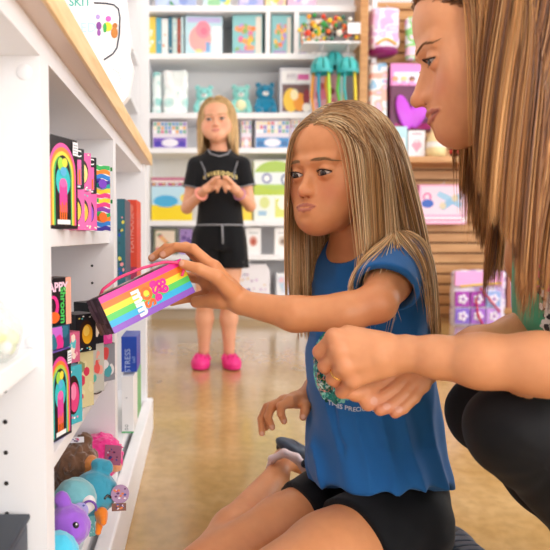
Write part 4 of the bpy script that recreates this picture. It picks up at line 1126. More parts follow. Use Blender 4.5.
x_ = c(222, 226, -.05); MB().tube([V(x_[0], hipC[1]-.094, wz), V(x_[0]+.002, hipC[1]-.104, wz-.04), V(x_[0]+.003, hipC[1]-.106, wz-.085)], .0045, M_seam, 6).build('drawstring', None, child)
# bracelets
for w_, e_, col_, n_, lab in ((wRC, eRC, 'f2a08e', 1, 'coral pink bracelet'), (wLC, eLC, 'c98ab0', 1, 'thin purple bracelet')):
    w_, e_ = V(*w_), V(*e_); m_ = w_*.75+e_*.25; M_ = orient(e_-w_)
    MB().tube([m_+M_@V(math.cos(a)*.026, 0, math.sin(a)*.026) for a in np.linspace(0, 2*PI, 24)[:-1]], .0065 if n_ == 1 and col_[0] == 'f' else .003, pmat('bracelet_'+col_, col_, .5), 8, closed=True).build('bracelet', None, child)['label'] = lab
M_pink = pmat('magenta_rubber', 'e0257f', .45)
for s, x in ((1, 230), (-1, 202)):
    a = V(*c(x, 362, .0)); hz = .002
    X = lambda ch: Xf(ch, orient((s*.10, -1, 0)), V(a[0], CY+.03, 0))
    cl = empty('clog', (a[0], CY, 0)); setparent(cl, child); cl['label'] = 'magenta pink clog'
    cloth('sole', X(Un([Ell((0, .03, .012), (.034, .05, .014)), Ell((0, -.07, .012), (.042, .065, .015))], .02)), (a[0]-.1, CY-.18, -.0), (a[0]+.1, CY+.16, .06), .003, M_pink, cl, 1)
    up1 = Sub(Ell((0, -.065, .025), (.044, .068, .040)), Un([Ell((0, -.06, .020), (.036, .058, .032)), Cone((0, .0, .07), (0, .05, .05), .04, .05)]+[Ell((dx, -.09+dy, .055), (.006, .009, .03)) for dx in (-.02, 0, .02) for dy in (0, .025)], .001), .002)
    cloth('clog_upper', X(up1), (a[0]-.1, CY-.18, .01), (a[0]+.1, CY+.12, .09), .0025, M_pink, cl, 1)
    MB().tube([V(a[0]+.036*math.cos(t), CY+.03-.075+.10*math.sin(t) if math.sin(t) > 0 else CY-.045, .045+.01*math.sin(t)) for t in np.linspace(0, PI, 16)], .006, M_pink, 6).build('heel_strap', None, cl)
collC = Un([Xf(Un([Ell((0, .022, .038), (.0775, .098, .086)), Ell((0, -.036, -.034), (.060, .048, .064))], .02), CX.M, CX.t, CX.s), neckC, torC, Cone(sLC, sRC, .05)], .01)
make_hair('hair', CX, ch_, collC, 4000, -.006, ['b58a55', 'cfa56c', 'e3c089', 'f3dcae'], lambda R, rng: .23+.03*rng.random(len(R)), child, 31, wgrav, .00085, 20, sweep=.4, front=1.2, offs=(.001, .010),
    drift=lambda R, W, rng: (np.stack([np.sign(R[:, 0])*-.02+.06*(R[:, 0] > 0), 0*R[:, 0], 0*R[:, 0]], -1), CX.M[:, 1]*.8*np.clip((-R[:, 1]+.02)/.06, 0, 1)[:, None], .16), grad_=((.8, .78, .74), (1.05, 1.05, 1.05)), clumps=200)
# ================================================================== PRODUCTS ON THE LEFT SHELVING
BK = '15131a'
def prod_mat(c): return pmat('print_ink_'+c, c, .38, coat=.15)
class Card:
    """a box with printed faces. local axes: x width, y depth (front at y=0 side), z height; T places it"""
    def __init__(s, name, T, w, d, h, body, label, cat='box', group=None, parent=None):
        s.T = T; s.w, s.d, s.h = w, d, h; base = T@Vector((w/2, d/2, 0))
        s.root = empty(name, base, label, cat, group)
        MB().bbox((0, 0, 0), (w, d, h), min(.0012, w*.05), prod_mat(body), T).build('carton', None, s.root)
        s.mb = None
    def face(s, which):
        w, d, h = s.w, s.d, s.h; e = .0004
        return {'front': (Matrix.Translation((0, -e, 0))@frame((0, 0, 0), (1, 0, 0), (0, 0, 1), (0, -1, 0)), w, h),
                'right': (frame((w+e, 0, 0), (0, 1, 0), (0, 0, 1), (1, 0, 0)), d, h),
                'left': (frame((-e, d, 0), (0, -1, 0), (0, 0, 1), (-1, 0, 0)), d, h),
                'top': (frame((0, 0, h+e), (1, 0, 0), (0, 1, 0), (0, 0, 1)), w, d)}[which]
    def art(s, which, fn, name='printed_face'):
        F, a, b = s.face(which); mb = MB(); cnt = [0]
        TT = s.T@F
        def poly(pts, col, z=None):
            cnt[0] += 1; zz = .00006*cnt[0] if z is None else z
            P = [TT@Vector((x*a, y*b, zz)) for x, y in pts]; mb.add(P, [list(range(len(P)))], prod_mat(col))
        def disc(cx, cy, rx, ry, col, n=20, a0=0, a1=2*PI):
            full = abs(a1-a0) > 6.2; an = np.linspace(a0, a1, n+1)[:-1] if full else np.linspace(a0, a1, n)
            poly([(cx+rx*math.cos(t), cy+ry*math.sin(t)) for t in an], col)
        def rect(x0, y0, x1, y1, col): poly([(x0, y0), (x1, y0), (x1, y1), (x0, y1)], col)
        def txt(st, cx, cy, size, col, rot=0, bold=.0, sx=1):
            cnt[0] += 1; vs, fs = text_mesh(st, size, bold=bold); c_, s_ = math.cos(rot), math.sin(rot)
            P = [TT@Vector((cx*a+(v.x*sx*c_-v.y*s_), cy*b+(v.x*sx*s_+v.y*c_), .00006*cnt[0]+.0001)) for v in vs]; mb.add(P, fs, prod_mat(col))
        fn(poly, disc, rect, txt, a, b)
        return mb.build(name, None, s.root)
RAINB = ['ff3d9a', 'ff7a1a', 'ffe22e', '58d05a', '35b6e6', '8a4fc4']
def rainbow_art(seed, bg=BK):
    rg = random.Random(seed)
    def fn(poly, disc, rect, txt, a, b):
        rect(.02, .01, .98, .99, bg)
        for i, c_ in enumerate(['f25aa8', 'f58a3c', 'f2d94a', '62c46a', '58b7e0', '8a74c8'] if seed % 2 == 0 else ['e84a9c', 'f27f30', 'b7d24a', '3fb7b0', '5a8fd8']):
            k = i*.045; disc(.5, .60, .42-k, .33-k, c_, 24, 0, PI); rect(.08+k, .04, .92-k, .61, c_)
        disc(.5, .58, .24, .22, bg); rect(.26, .04, .74, .58, bg); disc(.5, .52, .22, .17, '2ec4c8'); rect(.38, .18, .62, .50, 'e0469c'); disc(.5, .50, .11, .05, 'f06ab4')
        for i in range(4): rect(.38+.06*i, .09, .42+.06*i, .26+.03*(i % 2), 'f5702a')
        disc(.42, .70, .09, .07, 'a6dd4a'); disc(.55, .72, .08, .05, 'f8e04a'); disc(.5, .62, .10, .05, '58b7e0')
        rect(.30, .05, .70, .10, 'f4f4f4'); rect(.80, .82, .97, .97, 'f1f1f5')
        for i in range(4): rect(.82, .84+i*.03, .95, .85+i*.03, '8a8a92')
    return fn
def drip_art(seed, word, c1='ee5fae', c2='f5702a', bg=BK):
    def fn(poly, disc, rect, txt, a, b):
        rect(.03, .01, .97, .99, bg); rect(.14, .10, .86, .72, c1)
        for i in range(5): x = .16+.14*i; rect(x, .12, x+.10, .40+.08*((i*7+seed) % 3), c2)
        txt(word, .5, .86, a*.42, 'f6f4f4', bold=a*.012); rect(.2, .03, .8, .08, 'dcdce4')
    return fn
def wave_art(seed):
    def fn(poly, disc, rect, txt, a, b):
        rect(.0, .0, 1, 1, 'f7f5f2')
        cs = ['f3d233', '2fae57', '3b2f92', 'e33f86', 'f08424', '1f9e9a', '8a3aa8', '2f7fd0']
        for r_ in range(7):
            y0 = 1-r_*.145; n = 16
            top = [(i/n, min(1, max(0, y0+.03*math.sin(i/n*9+r_*1.2)))) for i in range(n+1)]; bot = [(x, max(0, y-.135)) for x, y in top]
            col = cs[(r_*3+seed) % len(cs)]
            for i in range(n): poly([bot[i], bot[i+1], top[i+1], top[i]], col, .0001+.0001*r_)
        disc(.5, .42, .20, .15, ['e8702a', '7a3fc0'][seed % 2]); rect(.06, .86, .30, .98, '2fae57')
    return fn
def blob_art(seed, cols, bg, word=None, wcol='f6f4f4', n=9, arc=None):
    def fn(poly, disc, rect, txt, a, b):
        rg = random.Random(seed); rect(.01, .01, .99, .99, bg)
        for i in range(n):
            cx, cy = rg.uniform(.15, .85), rg.uniform(.15, .85); q = rg.uniform(.06, .2)
            poly([(min(.98, max(.02, cx+q*(1+.4*rg.random())*math.cos(t))), min(.98, max(.02, cy+q*(1+.5*rg.random())*math.sin(t)*a/b*1.2))) for t in np.linspace(0, 2*PI, 11)[:-1]], rg.choice(cols))
        if word: rect(.06, .78, .94, .95, bg); txt(word, .5, .86, min(a*1.2/len(word), b*.2), wcol, bold=a*.006)
    return fn
def hole_art(c1, c2, bg):
    def fn(poly, disc, rect, txt, a, b):
        rect(.0, .0, 1, 1, bg); disc(.5, .5, .36, .34, '3a1c14'); disc(.55, .46, .27, .26, c1); disc(.5, .55, .16, .14, c2)
        rg = random.Random(len(bg)+int(c1, 16) % 97)
        for i in range(14): disc(rg.random()*.9+.05, rg.choice([rg.uniform(.03, .12), rg.uniform(.88, .97)]), .05, .02, rg.choice(['f6f0e8', c2, '5ac0c8']))
    return fn
ang = math.radians(68)
def shelfbox(xc, Y, z, w, d, h, rot, body, label, name='toy_box', group=None):
    """stands on a shelf; (xc,Y) = near lower corner of the front face; rot: direction the face runs (deg from +X)"""
    r_ = math.radians(rot); ux = V(math.cos(r_), math.sin(r_), 0); uy = V(-math.sin(r_), math.cos(r_), 0)
    T = frame((xc, Y, z), ux, uy, (0, 0, 1)); return Card(name, T, w, d, h, body, label, 'toy box', group)
Z1 = .6102
def q(x, Y): return (x-VPX)*Y/FPX
# upper shelf of the middle bay: large rainbow box, three pairs of slim boxes, two wave boxes
Yb = .775; b1 = shelfbox(q(46.5, Yb), Yb, Z1, .075, .05, .115, 70, BK, 'tall black box with a rainbow arch and pink popsicle, nearest on the upper shelf')
b1.art('front', rainbow_art(2)); 
for i, (x, Y, wd) in enumerate(((71.5, .875, .030), (79.5, .925, .028), (86, .972, .030))):
    for lv in range(2):
        lab = [['slim pink box with a yellow oval window, lower box of the first pair', 'slim black box with pink dripping panel on top of the first pair'], ['slim pink box with a yellow oval window, lower box of the middle pair', 'slim pink and black box on top of the middle pair'], ['slim pink box with a purple oval window, lower box of the third pair', 'slim black box with pink dripping panel on top of the third pair']][i][lv]
        bb_ = shelfbox(q(x-7, Y), Y, Z1+lv*.0555+.0003*lv, .030, .045, .0550, 34, [ 'e9539f', BK][lv], lab, group=None)
        if lv == 0: bb_.art('front', hole_art(['f4d23a', 'f4c23a', '9a4fd0'][i], 'fff0c8', 'ee62ac')); bb_.art('right', blob_art(i, ['2a2430', 'f6f0e8'], 'e9539f', n=6))
        elif i == 1: bb_.art('front', hole_art('f6e08a', 'fff0c8', 'ee62ac')); bb_.art('right', drip_art(i, 'INC'))
        else: bb_.art('front', drip_art(i, 'INC')); bb_.art('right', blob_art(i+5, ['e9539f', 'f6f0e8'], BK, n=5))
for lv in range(2):
    bb_ = shelfbox(q(90, 1.05), 1.05, Z1+lv*.0543, .046, .02, .054, 52, 'f4f2ee', ['small wavy rainbow box standing on the upper shelf under its twin', 'small wavy rainbow box stacked on top of its twin'][lv])
    bb_.art('front', wave_art(lv)); bb_.art('right', wave_art(lv+3))
# lower shelf of the middle bay
Z2 = .3342
lowers = [
 # x px, Y, z, w, d, h, rot, body, label, front art, right art
 (47, .80, Z2, .062, .045, .118, 72, '6b4fa0', 'tall purple edged box with rainbow arches, nearest on the lower shelf', rainbow_art(3), None),
 (64.5, .885, Z2, .036, .045, .083, 58, '3aa6b4', 'teal box with a pink oval window beside the rainbow arch box', hole_art('e0457e', 'f08ab0', '48b0bd'), blob_art(12, ['e9539f', 'f3d233', '35b6e6'], '32303a')),
 (78.5, .975, Z2, .034, .045, .090, 55, '1b1a20', 'black box with cream and red price panel standing on the lower shelf', blob_art(21, ['d83a5a', 'e6d7a8', 'e6d7a8', '9a9a6a'], 'ddcf9c'), blob_art(22, ['e07a2a', 'd83a5a'], '1b1a20')),
 (90.5, 1.07, Z2, .033, .045, .085, 52, '26242c', 'dark box with coral and teal art farther along the lower shelf', blob_art(31, ['e85f5a', '5ab8a8', 'f0a898'], 'c8c4b8'), blob_art(32, ['e85f5a', 'f6f0e8'], '26242c')),
 (97.5, 1.15, Z2, .045, .03, .070, 50, '2a2a30', 'grey and red leaning box at the far end of the lower shelf', blob_art(41, ['d84a4a', 'e8e4e4', '4aa0a8'], '8f8f98'), None),
 (47.5, .815, Z2+.1185, .050, .045, .030, 66, '2f6f86', 'small box with magenta panel lying on the tall purple box', blob_art(51, ['e0308a', '2f6f86', 'c86ad0'], '254a66'), None),
 (47, .82, Z2+.149, .050, .030, .063, 62, BK, 'black box lettered in white and green, topmost near the lower shelf post', None, None),
 (66, .905, Z2+.0835, .030, .040, .045, 58, 'd8668a', 'small pink patterned box on top of the teal box', blob_art(61, ['f2a0b4', '5ac0c8', 'f6e0d0'], 'd8668a'), hole_art('d84a4a', 'f0a0a0', 'f2a0a8')),
 (77.5, .96, Z2+.0905, .038, .040, .058, 50, '17161b', 'black box with an amber oval window on top of the lower row', hole_art('f0b020', 'ffd860', '1d1b22'), blob_art(72, ['3a3a44', 'b08ac8'], '17161b')),
 (90.3, 1.065, Z2+.0855, .032, .040, .070, 50, '17161b', 'black box with red and blue figures stacked behind the amber window box', blob_art(81, ['d83a3a', '4aa8c8', 'f0e0d0'], '1d1b22', n=7), None),
 (98.5, 1.145, Z2+.0705, .036, .03, .075, 50, 'e0308a', 'magenta box at the far end, stacked on the leaning grey box', blob_art(91, [BK, 'f6f0e8', 'f06ab4'], 'e8409c', n=7), None),
]
for (x, Y, z, w, d, h, rot, body, lab, fa, ra) in lowers:
    bb_ = shelfbox(q(x-2, Y), Y, z+.0002, w, d, h, rot, body, lab)
    if fa: bb_.art('front', fa)
    if ra: bb_.art('right', ra)
    if 'lettered' in lab:
        def fa2(poly, disc, rect, txt, a, b):
            rect(.01, .01, .78, .99, BK); rect(.78, .0, 1, 1, 'f2a890'); txt('HAPPY', .36, .80, b*.26, 'f3cbe0', bold=.0006); txt('Shroom', .66, .42, b*.24, '46c25a', rot=-PI/2, bold=.0005)
            disc(.28, .40, .22, .24, 'e9308c'); disc(.25, .42, .13, .16, '2a1020'); disc(.30, .18, .22, .12, 'f06a2a')
        bb_.art('front', fa2); bb_.art('right', hole_art('6a2a20', 'a04a30', 'f4b090'))
tag(MB().tube([(-.20, 1.075, .3346), (-.172, 1.075, .3346), (-.168, 1.079, .3352), (-.166, 1.09, .3352)], .0012, pmat('dark_wire', '4a3a34', .4, metal=.6), 8).build('wire_hook'), 'small dark wire hook lying on the lower shelf edge', 'hook')
# shelf pegs
for (x, y, Y) in ((89, 262, 1.2835), (31, 342, .6955)):
    p = at(x, y, Y)
tag(MB().lathe([(0, .0016), (.0060, .0015), (.0068, .001), (.0070, 0)], m=M_white, seg=20, T=frame(at(31.5, 342, .6958), (1, 0, 0), (0, 0, 1), (0, -1, 0))).build('screw_cap'), 'round white screw cap on the near side panel', 'screw cap')
tag(MB().lathe([(0, .0008), (.0075, .0008), (.0082, .0004), (.0084, 0)], m=M_white, seg=20, T=frame(at(24, 72, .6958), (1, 0, 0), (0, 0, 1), (0, -1, 0))).build('screw_cap'), 'faint round white cover cap high on the near side panel', 'screw cap')
# far bay: books and boxes
def fbox(x0, x1, y0, y1, Y, body, label, name='box', d=.10, cat='box', rot=8):
    p = at(x0, y1, Y); w = (x1-x0)/FPX*Y; h = (y1-y0)/FPX*Y
    r_ = math.radians(rot); T = frame(p, (math.cos(r_), math.sin(r_), 0), (-math.sin(r_), math.cos(r_), 0), (0, 0, 1))
    return Card(name, T, w, d, h, body, label, cat)
zf = .4702
def on(y_, Y): return 237-(y_-CAMZ)*FPX/Y   # photo row of height z at Y
Yf = 1.50
b_ = fbox(117.5, 125.5, 199, on(zf, Yf)-2.4, Yf, '2c5a6c', 'teal and dark blue picture book, left of the red box', 'book', .12, 'book', rot=0); b_.root.location.z = b_.root.location.z
b_.art('front', blob_art(101, ['16324a', 'e8dc5a', 'f2a0a0', '1f4fc0', 'f4f4f4'], '2c6a78', n=14))
Yf = 1.62
b_ = fbox(128, 137, 200, on(zf, Yf)-2.6, Yf, 'e2442c', 'tall red orange box standing upright in the far bay', 'box', .12, rot=0)
b_.art('front', lambda poly, disc, rect, txt, a, b: (rect(0, 0, 1, 1, 'e5482e'), disc(.4, .90, .25, .05, 'f0806a'), txt('PLAYHOUSE', .42, .62, b*.085, 'f3a898', rot=PI/2), rect(0, 0, 1, .22, 'a8305a')))
Yf = 1.52; z3 = .1352
b_ = fbox(121.5, 137, 336, 372, Yf, '1c46b0', 'dark blue box with pale vertical lettering in the far bay', 'box', .10, rot=0)
b_.art('front', lambda poly, disc, rect, txt, a, b: (rect(0, 0, 1, 1, '1747b4'), txt('STRESS', .42, .32, b*.22, 'b8cdf0', rot=PI/2), txt('ball', .80, .35, b*.14, '8fb0e8', rot=PI/2)))
bx_h = b_.root.location.z
for nm, (x0, x1, y0, Y, col, lab) in enumerate(((121.5, 133.5, 376.5, 1.50, 'f6f5f5', 'tall white box with two small icons under the blue box'), (134.5, 137.5, 372, 1.62, '5fb878', 'thin green box behind the white box in the far bay'))):
    p = at(x0, y0, Y); z1 = p[2]; w = (x1-x0)/FPX*Y; T = frame((p[0], Y, z3), (1, 0, 0), (0, 1, 0), (0, 0, 1))
    b_ = Card('box', T, w, .10, z1-z3, col, lab, 'box')
    if nm == 0: b_.art('front', lambda poly, disc, rect, txt, a, b: (rect(0, 0, 1, .03, '5fb878'), disc(.4, .13, .13, .022, '55555c'), disc(.4, .13, .09, .015, 'f6f5f5'), disc(.4, .07, .13, .022, '55555c'), disc(.4, .07, .09, .015, 'f6f5f5'), rect(.3, .62, .5, .63, 'a0a0a8')))
# near bay: clear bag of toys and dark case
bgm = pmat('clear_film', 'f4f8f4', .08, spec=.8, alpha=.30, coat=.5)
rb = empty('clear_bag', (-.222, .622, .479), 'clear plastic bag of small pastel toys on the near shelf', 'bag')
bag = Disp(Un([Ell((-.222, .622, .503), (.048, .050, .036)), Ell((-.245, .61, .52), (.05, .05, .035))], .03), lambda P: .006*vnoise(P*45, 1)+.002*vnoise(P*130, 2))
v, f_ = mesh_sdf(Int(bag, Fn(lambda P: .480-P[..., 2], .2)), (-.32, .54, .46), (-.15, .694, .60), .004); mesh_np('film', v, f_, bgm, rb)
rr = random.Random(3)
for i in range(46):
    a = rr.random()*2*PI; k = rr.random()**.5; x = -.222+.038*k*math.cos(a); y = .622+.038*k*math.sin(a); zz = .489+rr.random()*.035*(1-k*.6)
    MB().sphere((x, y, zz), (rr.uniform(.006, .011), rr.uniform(.006, .010), rr.uniform(.005, .010)), pmat('toy_'+(c_ := rr.choice(['dfe8c0', 'f3efe6', 'b8d0b0', 'e8c8c0', '8fa888', 'f6e070', 'f0f0ee', '9a8a80'])), c_, .4), 10).build('pastel_toy', None, rb)
nb = empty('dark_case', (-.23, .6, .2), 'dark blue grey case on the bottom of the near bay, low left', 'case')
MB().bbox((-.34, .38, .1355), (-.186, .688, .290), .006, pmat('case_slate', '3a4350', .45)).build('case_body', None, nb)
MB().bbox((-.342, .376, .290), (-.184, .690, .2965), .003, pmat('case_lid', '2a323e', .4)).build('case_lid', None, nb)
# ---- plush toys on the bottom shelf of the middle bay
def fur(node, lo, hi, col, name, parent, res=.0022, rough=.95, amp=.0009, fine=240, label=None, ground=None):
    m = pmat('plush_'+col, col, rough, sheen=.6, spec=.2); bump(m, 500, .5, .001)
    nd = Disp(node, lambda P: amp*vnoise(P*fine, 3)+amp*1.3*vnoise(P*fine*.4, 5))
    if ground is not None: nd = Int(nd, Fn(lambda P: ground+.0006-P[..., 2], .2), .001)
    v, f_ = mesh_sdf(nd, lo, hi, res)
    o = mesh_np(name, v, f_, m, parent)
    if label: o['label'] = label
    return o
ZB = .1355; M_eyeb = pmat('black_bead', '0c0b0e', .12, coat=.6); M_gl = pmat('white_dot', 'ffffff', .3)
def ball(name, c_, r_, col, label, extra=(), squash=.94, rough=None):
    root = empty(name, (c_[0], c_[1], ZB), label, 'plush toy', 'round plush toys on the bottom shelf')
    lowb = V(c_[0]-.012, c_[1]+.004, (ZB+c_[2])/2-.008)
    base = Un([Un([Ell(c_, (r_, r_, r_*squash))]+list(extra), .008), Ell(lowb, (r_*.80, r_*.80, (c_[2]-ZB)*.62))], .006)
    base = Int(base, Fn(lambda P: ZB+.0004-P[..., 2], .2), .003)
    lo = V(*c_)-r_*1.5; lo[2] = ZB-.004
    fur(base, lo, V(*c_)+r_*1.6, col, 'plush_body', root, .0025, amp=.0010 if rough is None else rough, ground=ZB)
    return root
def eye_on(root, c_, d, rr_, r_): 
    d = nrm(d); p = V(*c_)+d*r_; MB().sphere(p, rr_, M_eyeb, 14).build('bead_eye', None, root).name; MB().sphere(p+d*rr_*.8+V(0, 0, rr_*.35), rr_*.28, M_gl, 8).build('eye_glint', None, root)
r1 = .046
cP = at(99, 456, 1.225)
p_ = ball('plush_toy', cP, r1, 'f23a92', 'hot pink fluffy plush ball at the back of the bottom shelf', rough=.0028)
fur(Ell(cP+V(.034, -.022, -.012), (.014, .014, .010)), cP-.09, cP+.09, 'f2a878', 'muzzle', p_)
cB = at(75, 465, 1.13)
p_ = ball('plush_toy', cB, .043, '7a5640', 'brown shaggy plush hedgehog between the pink and blue plush toys', [Ell(cB+V(.016, .012, .042), (.013, .012, .012))], rough=.0030)
fur(Ell(cB+V(.029, -.016, .002), (.017, .022, .022)), cB-.09, cB+.09, 'd98a4a', 'face_patch', p_); eye_on(p_, cB+V(.029, -.016, .002), (.7, -.6, .3), .004, .018)
cT = at(95, 492, 1.04)
p_ = ball('plush_toy', cT, .037, '3f9cb8', 'blue plush bird with an orange beak and a fluffy crest', [Ell(cT+V(.006, .014, .040), (.016, .010, .012)), Ell(cT+V(.020, .010, .037), (.010, .008, .010))])
fur(Un([Cone(cT+V(.016, -.034, -.022), cT+V(.021, -.050, -.028), .011, .006), Cone(cT+V(.014, -.034, -.026), cT+V(.012, -.046, -.046), .007, .005)], .004), cT-.09, cT+.09, 'f08324', 'beak', p_, .0018)
eye_on(p_, cT, (.05, -.98, .10), .0058, .0345)
MB().tube([cT+nrm(V(.66, -.74, .02+.12*math.sin(t)))*.037+V(.010*(t/PI-.5), .006*(t/PI-.5), 0) for t in np.linspace(0, PI, 9)], .0022, M_eyeb, 6).build('winking_eye', None, p_)
cS = at(75, 499, .965)
p_ = ball('plush_toy', cS, .033, '79b9c2', 'pale teal plush bird with a white cheek in front of the blue bird')
fur(Ell(cS+V(.022, -.018, .000), (.013, .014, .013)), cS-.08, cS+.08, 'f0e8e8', 'cheek_patch', p_)
MB().tube([cS+V(.024, -.024, .0)+V(.010*math.cos(t)+.004, -.010, .011*math.sin(t)) for t in np.linspace(-.3, 2.6, 12)], .0018, pmat('purple_stitch', '7a4aa8', .6), 6).build('stitched_curl', None, p_)
cU = at(68, 526, .875)
p_ = ball('plush_toy', cU, .031, '9d5fd0', 'purple plush bear with a black bead eye near the shelf post', [Ell(cU+V(-.010, .010, .034), (.011, .010, .012)), Ell(cU+V(.012, -.014, .0), (.013, .016, .013))])
eye_on(p_, cU, (.50, -.78, .38), .0050, .030)
cV = at(56, 553, .80)
ball('plush_toy', cV, .029, '4cc4e4', 'bright sky blue plush toy lowest beside the shelf post')
def tagcard(c_, w, h, n, col, shape, label, seed):
    n = nrm(n); t = nrm(np.cross((0, 0, 1), n)); u = np.cross(n, t); T = frame(c_, t, u, n)
    rt = empty('hang_tag', c_, label, 'tag')
    if shape == 'round': MB().prism([(w*math.cos(a), w*math.sin(a)) for a in np.linspace(0, 2*PI, 26)[:-1]], .0008, prod_mat(col), T).build('card', None, rt)
    else: MB().prism([(-w, -h), (w, -h), (w, h), (-w, h)], .0008, prod_mat(col), T).build('card', None, rt)
    mb = MB(); rg = random.Random(seed)
    for i in range(16):
        x, y = rg.uniform(-.6, .6)*w, rg.uniform(-.6, .6)*h; q_ = rg.uniform(.08, .2)*w
        mb.add([T@Vector((x+q_*math.cos(a), y+q_*math.sin(a)*.7, .0009+.00005*i)) for a in np.linspace(0, 2*PI, 7)[:-1]], [list(range(6))], prod_mat(rg.choice(['c83a6a', '3a4a9a', 'e8e0ea', 'e07a3a', '5a2a5a'])))
    mb.build('printed_art', None, rt); return rt
tagcard(at(120, 494, 1.02), .0150, .0150, (.25, -.95, .15), 'a884a8', 'round', 'round mauve hang tag beside the blue plush bird', 1)
tagcard(at(119, 507, 1.015), .0115, .006, (.1, -.95, .3), '7a4a3a', 'rect', 'small brown tag below the round mauve tag', 2)
tagcard(at(80, 511, .925), .0125, .0125, (.35, -.93, .15), 'a9a0dc', 'round', 'round lilac hang tag between the teal and purple plush toys', 3)
tagcard(at(92, 526, .94), .0045, .015, (.4, -.9, .1), '4a8a8a', 'rect', 'narrow teal hang tag below the pale teal bird', 4)
tagcard(at(113, 455, 1.18), .016, .018, (-.2, -.95, .2), 'b06a8a', 'rect', 'mauve card tag beside the pink plush ball', 5)
tagcard(at(76, 440, 1.12), .014, .005, (.2, -.9, .5), 'ece6ea', 'rect', 'small white cloth tag on the pink plush ball', 6)
# ================================================================== THE RAINBOW BOX IN HER HAND
TL, TR, BR, BL = at(94.5, 300, .90), at(178, 260, .975), at(195, 291, .98), at(114, 334, .905)
ux = nrm(TR-TL); uz = nrm((TL-BL)-ux*np.dot(TL-BL, ux)); uy = np.cross(uz, ux); W_ = float(np.linalg.norm(TR-TL)*.5+np.linalg.norm(BR-BL)*.5); H_ = float(np.linalg.norm(TL-BL)); D_ = .052
T = frame(BL, ux, uy, uz)
rx = empty('carry_box', BL, 'rainbow striped carry box with pink rope handle, held out by the kneeling girl', 'toy box')
MB().bbox((0, 0, 0), (W_, D_, H_), .0015, prod_mat('5a3f58'), T).build('carton', None, rx)
st = MB(); 
for i, c_ in enumerate(['f02fa0', 'f77a1c', 'fbe032', '57cf5e', '2fb2e4', '8e55c8']):
    z1 = H_*(1-i/6); z0 = H_*(1-(i+1)/6); st.add([T@Vector(p) for p in ((.0006, -.0006, z0), (W_-.0006, -.0006, z0), (W_-.0006, -.0006, z1), (.0006, -.0006, z1))], [(0, 1, 2, 3)], prod_mat(c_))
st.build('striped_front', None, rx)
tp = MB(); rr = random.Random(11)
for i in range(30):
    x = rr.uniform(.05, .95)*W_; y = rr.uniform(.1, .9)*D_; w = rr.uniform(.008, .02)
    tp.add([T@Vector((min(W_, max(0, x+dx)), min(D_, max(0, y+dy)), H_+.0004+.00008*i)) for dx, dy in ((-w, -.003), (w, -.004), (w*.8, .004), (-w, .003))], [(0, 1, 2, 3)], prod_mat(rr.choice(['f2e8e0', 'f77a1c', '2a2630', 'f5c8d8', '57cf5e', '8fb0d8', 'ffe27a', 'f2e8e0'])))
tp.build('printed_lid', None, rx)
en = MB()
for i in range(26):
    y = rr.uniform(.1, .9)*D_; z = rr.uniform(.1, .9)*H_; w = .005
    en.add([T@Vector((-.0004-.00005*i, min(D_, max(0, y+dy)), min(H_, max(0, z+dz)))) for dy, dz in ((-w, -w*2), (w, -w*2), (w, w*2), (-w, w*2))], [(3, 2, 1, 0)], prod_mat(rr.choice(['7a5a72', '4a3040', '6a4a60', '8a6a80'])))
en.build('printed_end', None, rx)
def raised(st_, cx, cz, size, col, name, rot=0):
    vs, fs = text_mesh(st_, size, bold=size*.05); cc, ss = math.cos(rot), math.sin(rot); mb = MB(); n = len(vs)
    mb.add([T@Vector((cx+(v.x*cc-v.y*ss), -.0012, cz+(v.x*ss+v.y*cc))) for v in vs], fs, prod_mat(col)); return mb.build(name, None, rx)
for word, cx, col, sz_, cz in (('mm', .385, 'f4f2f4', .026, .42), ('OS', .475, 'ff6a12', .024, .46), ('eSe', .60, 'f0189a', .022, .52), ('89', .67, 'f0189a', .022, .55)):
    raised(word, W_*cx, H_*cz, sz_, col, 'raised_lettering', rot=-PI/2)
rp = [(W_*.10, D_*.5, H_), (W_*.13, D_*.35, H_+.007), (W_*.30, D_*.20, H_+.013), (W_*.55, D_*.05, H_+.012), (W_*.80, -.004, H_+.006), (W_*.93, -.008, H_-.004), (W_*.955, -.009, H_-.016), (W_*.90, -.008, H_-.024)]
pp = np.array(rp); tt = np.linspace(0, len(rp)-1, 40); pts = [T@Vector([float(np.interp(t, range(len(rp)), pp[:, k])) for k in range(3)]) for t in tt]
MB().tube(pts, .0022, pmat('pink_rope', 'f0447e', .5), 8).build('rope_handle', None, rx)
# ---- round activity kit leaning on the counter
kx, ky, kz = -.23, 1.35, .8495
rk = empty('craft_kit', (kx, ky, kz), 'big white round cornered craft kit with black curved outline standing on the counter', 'craft kit')
def onc(px, py):  # point on the kit's front plane facing the aisle
    return at(px, py, 1.35)
outl = [(58, -60), (120, -60), (128, 20), (131, 38), (129, 52), (133, 66), (131, 78), (128, 96), (118, 108), (60, 112)]
P0 = [onc(*p) for p in outl]; zmin = kz
pts2 = [(p[0], max(p[2], zmin+.0003)) for p in P0]
MB().prism([(x, z) for x, z in pts2], .03, pmat('kit_white', 'f7f6f5', .4), frame((0, 1.38, 0), (1, 0, 0), (0, 0, 1), (0, -1, 0))).build('kit_body', None, rk)
M_navy = pmat('navy_line', '252c45', .5)
MB().tube([onc(*p)+V(0, -.0012, 0) for p in ((94, 3), (106, 3.5), (114, 5), (118.5, 9), (120, 18), (119.5, 34), (117, 48), (113, 54), (104, 60))], .0015, M_navy, 6).build('curved_outline', None, rk)
MB().tube([onc(*p)+V(0, -.0008, 0) for p in ((113, 69), (119, 73), (120.5, 79), (118, 85))], .0004, pmat('grey_line', 'a8a8b0', .5), 5).build('thin_outline', None, rk)
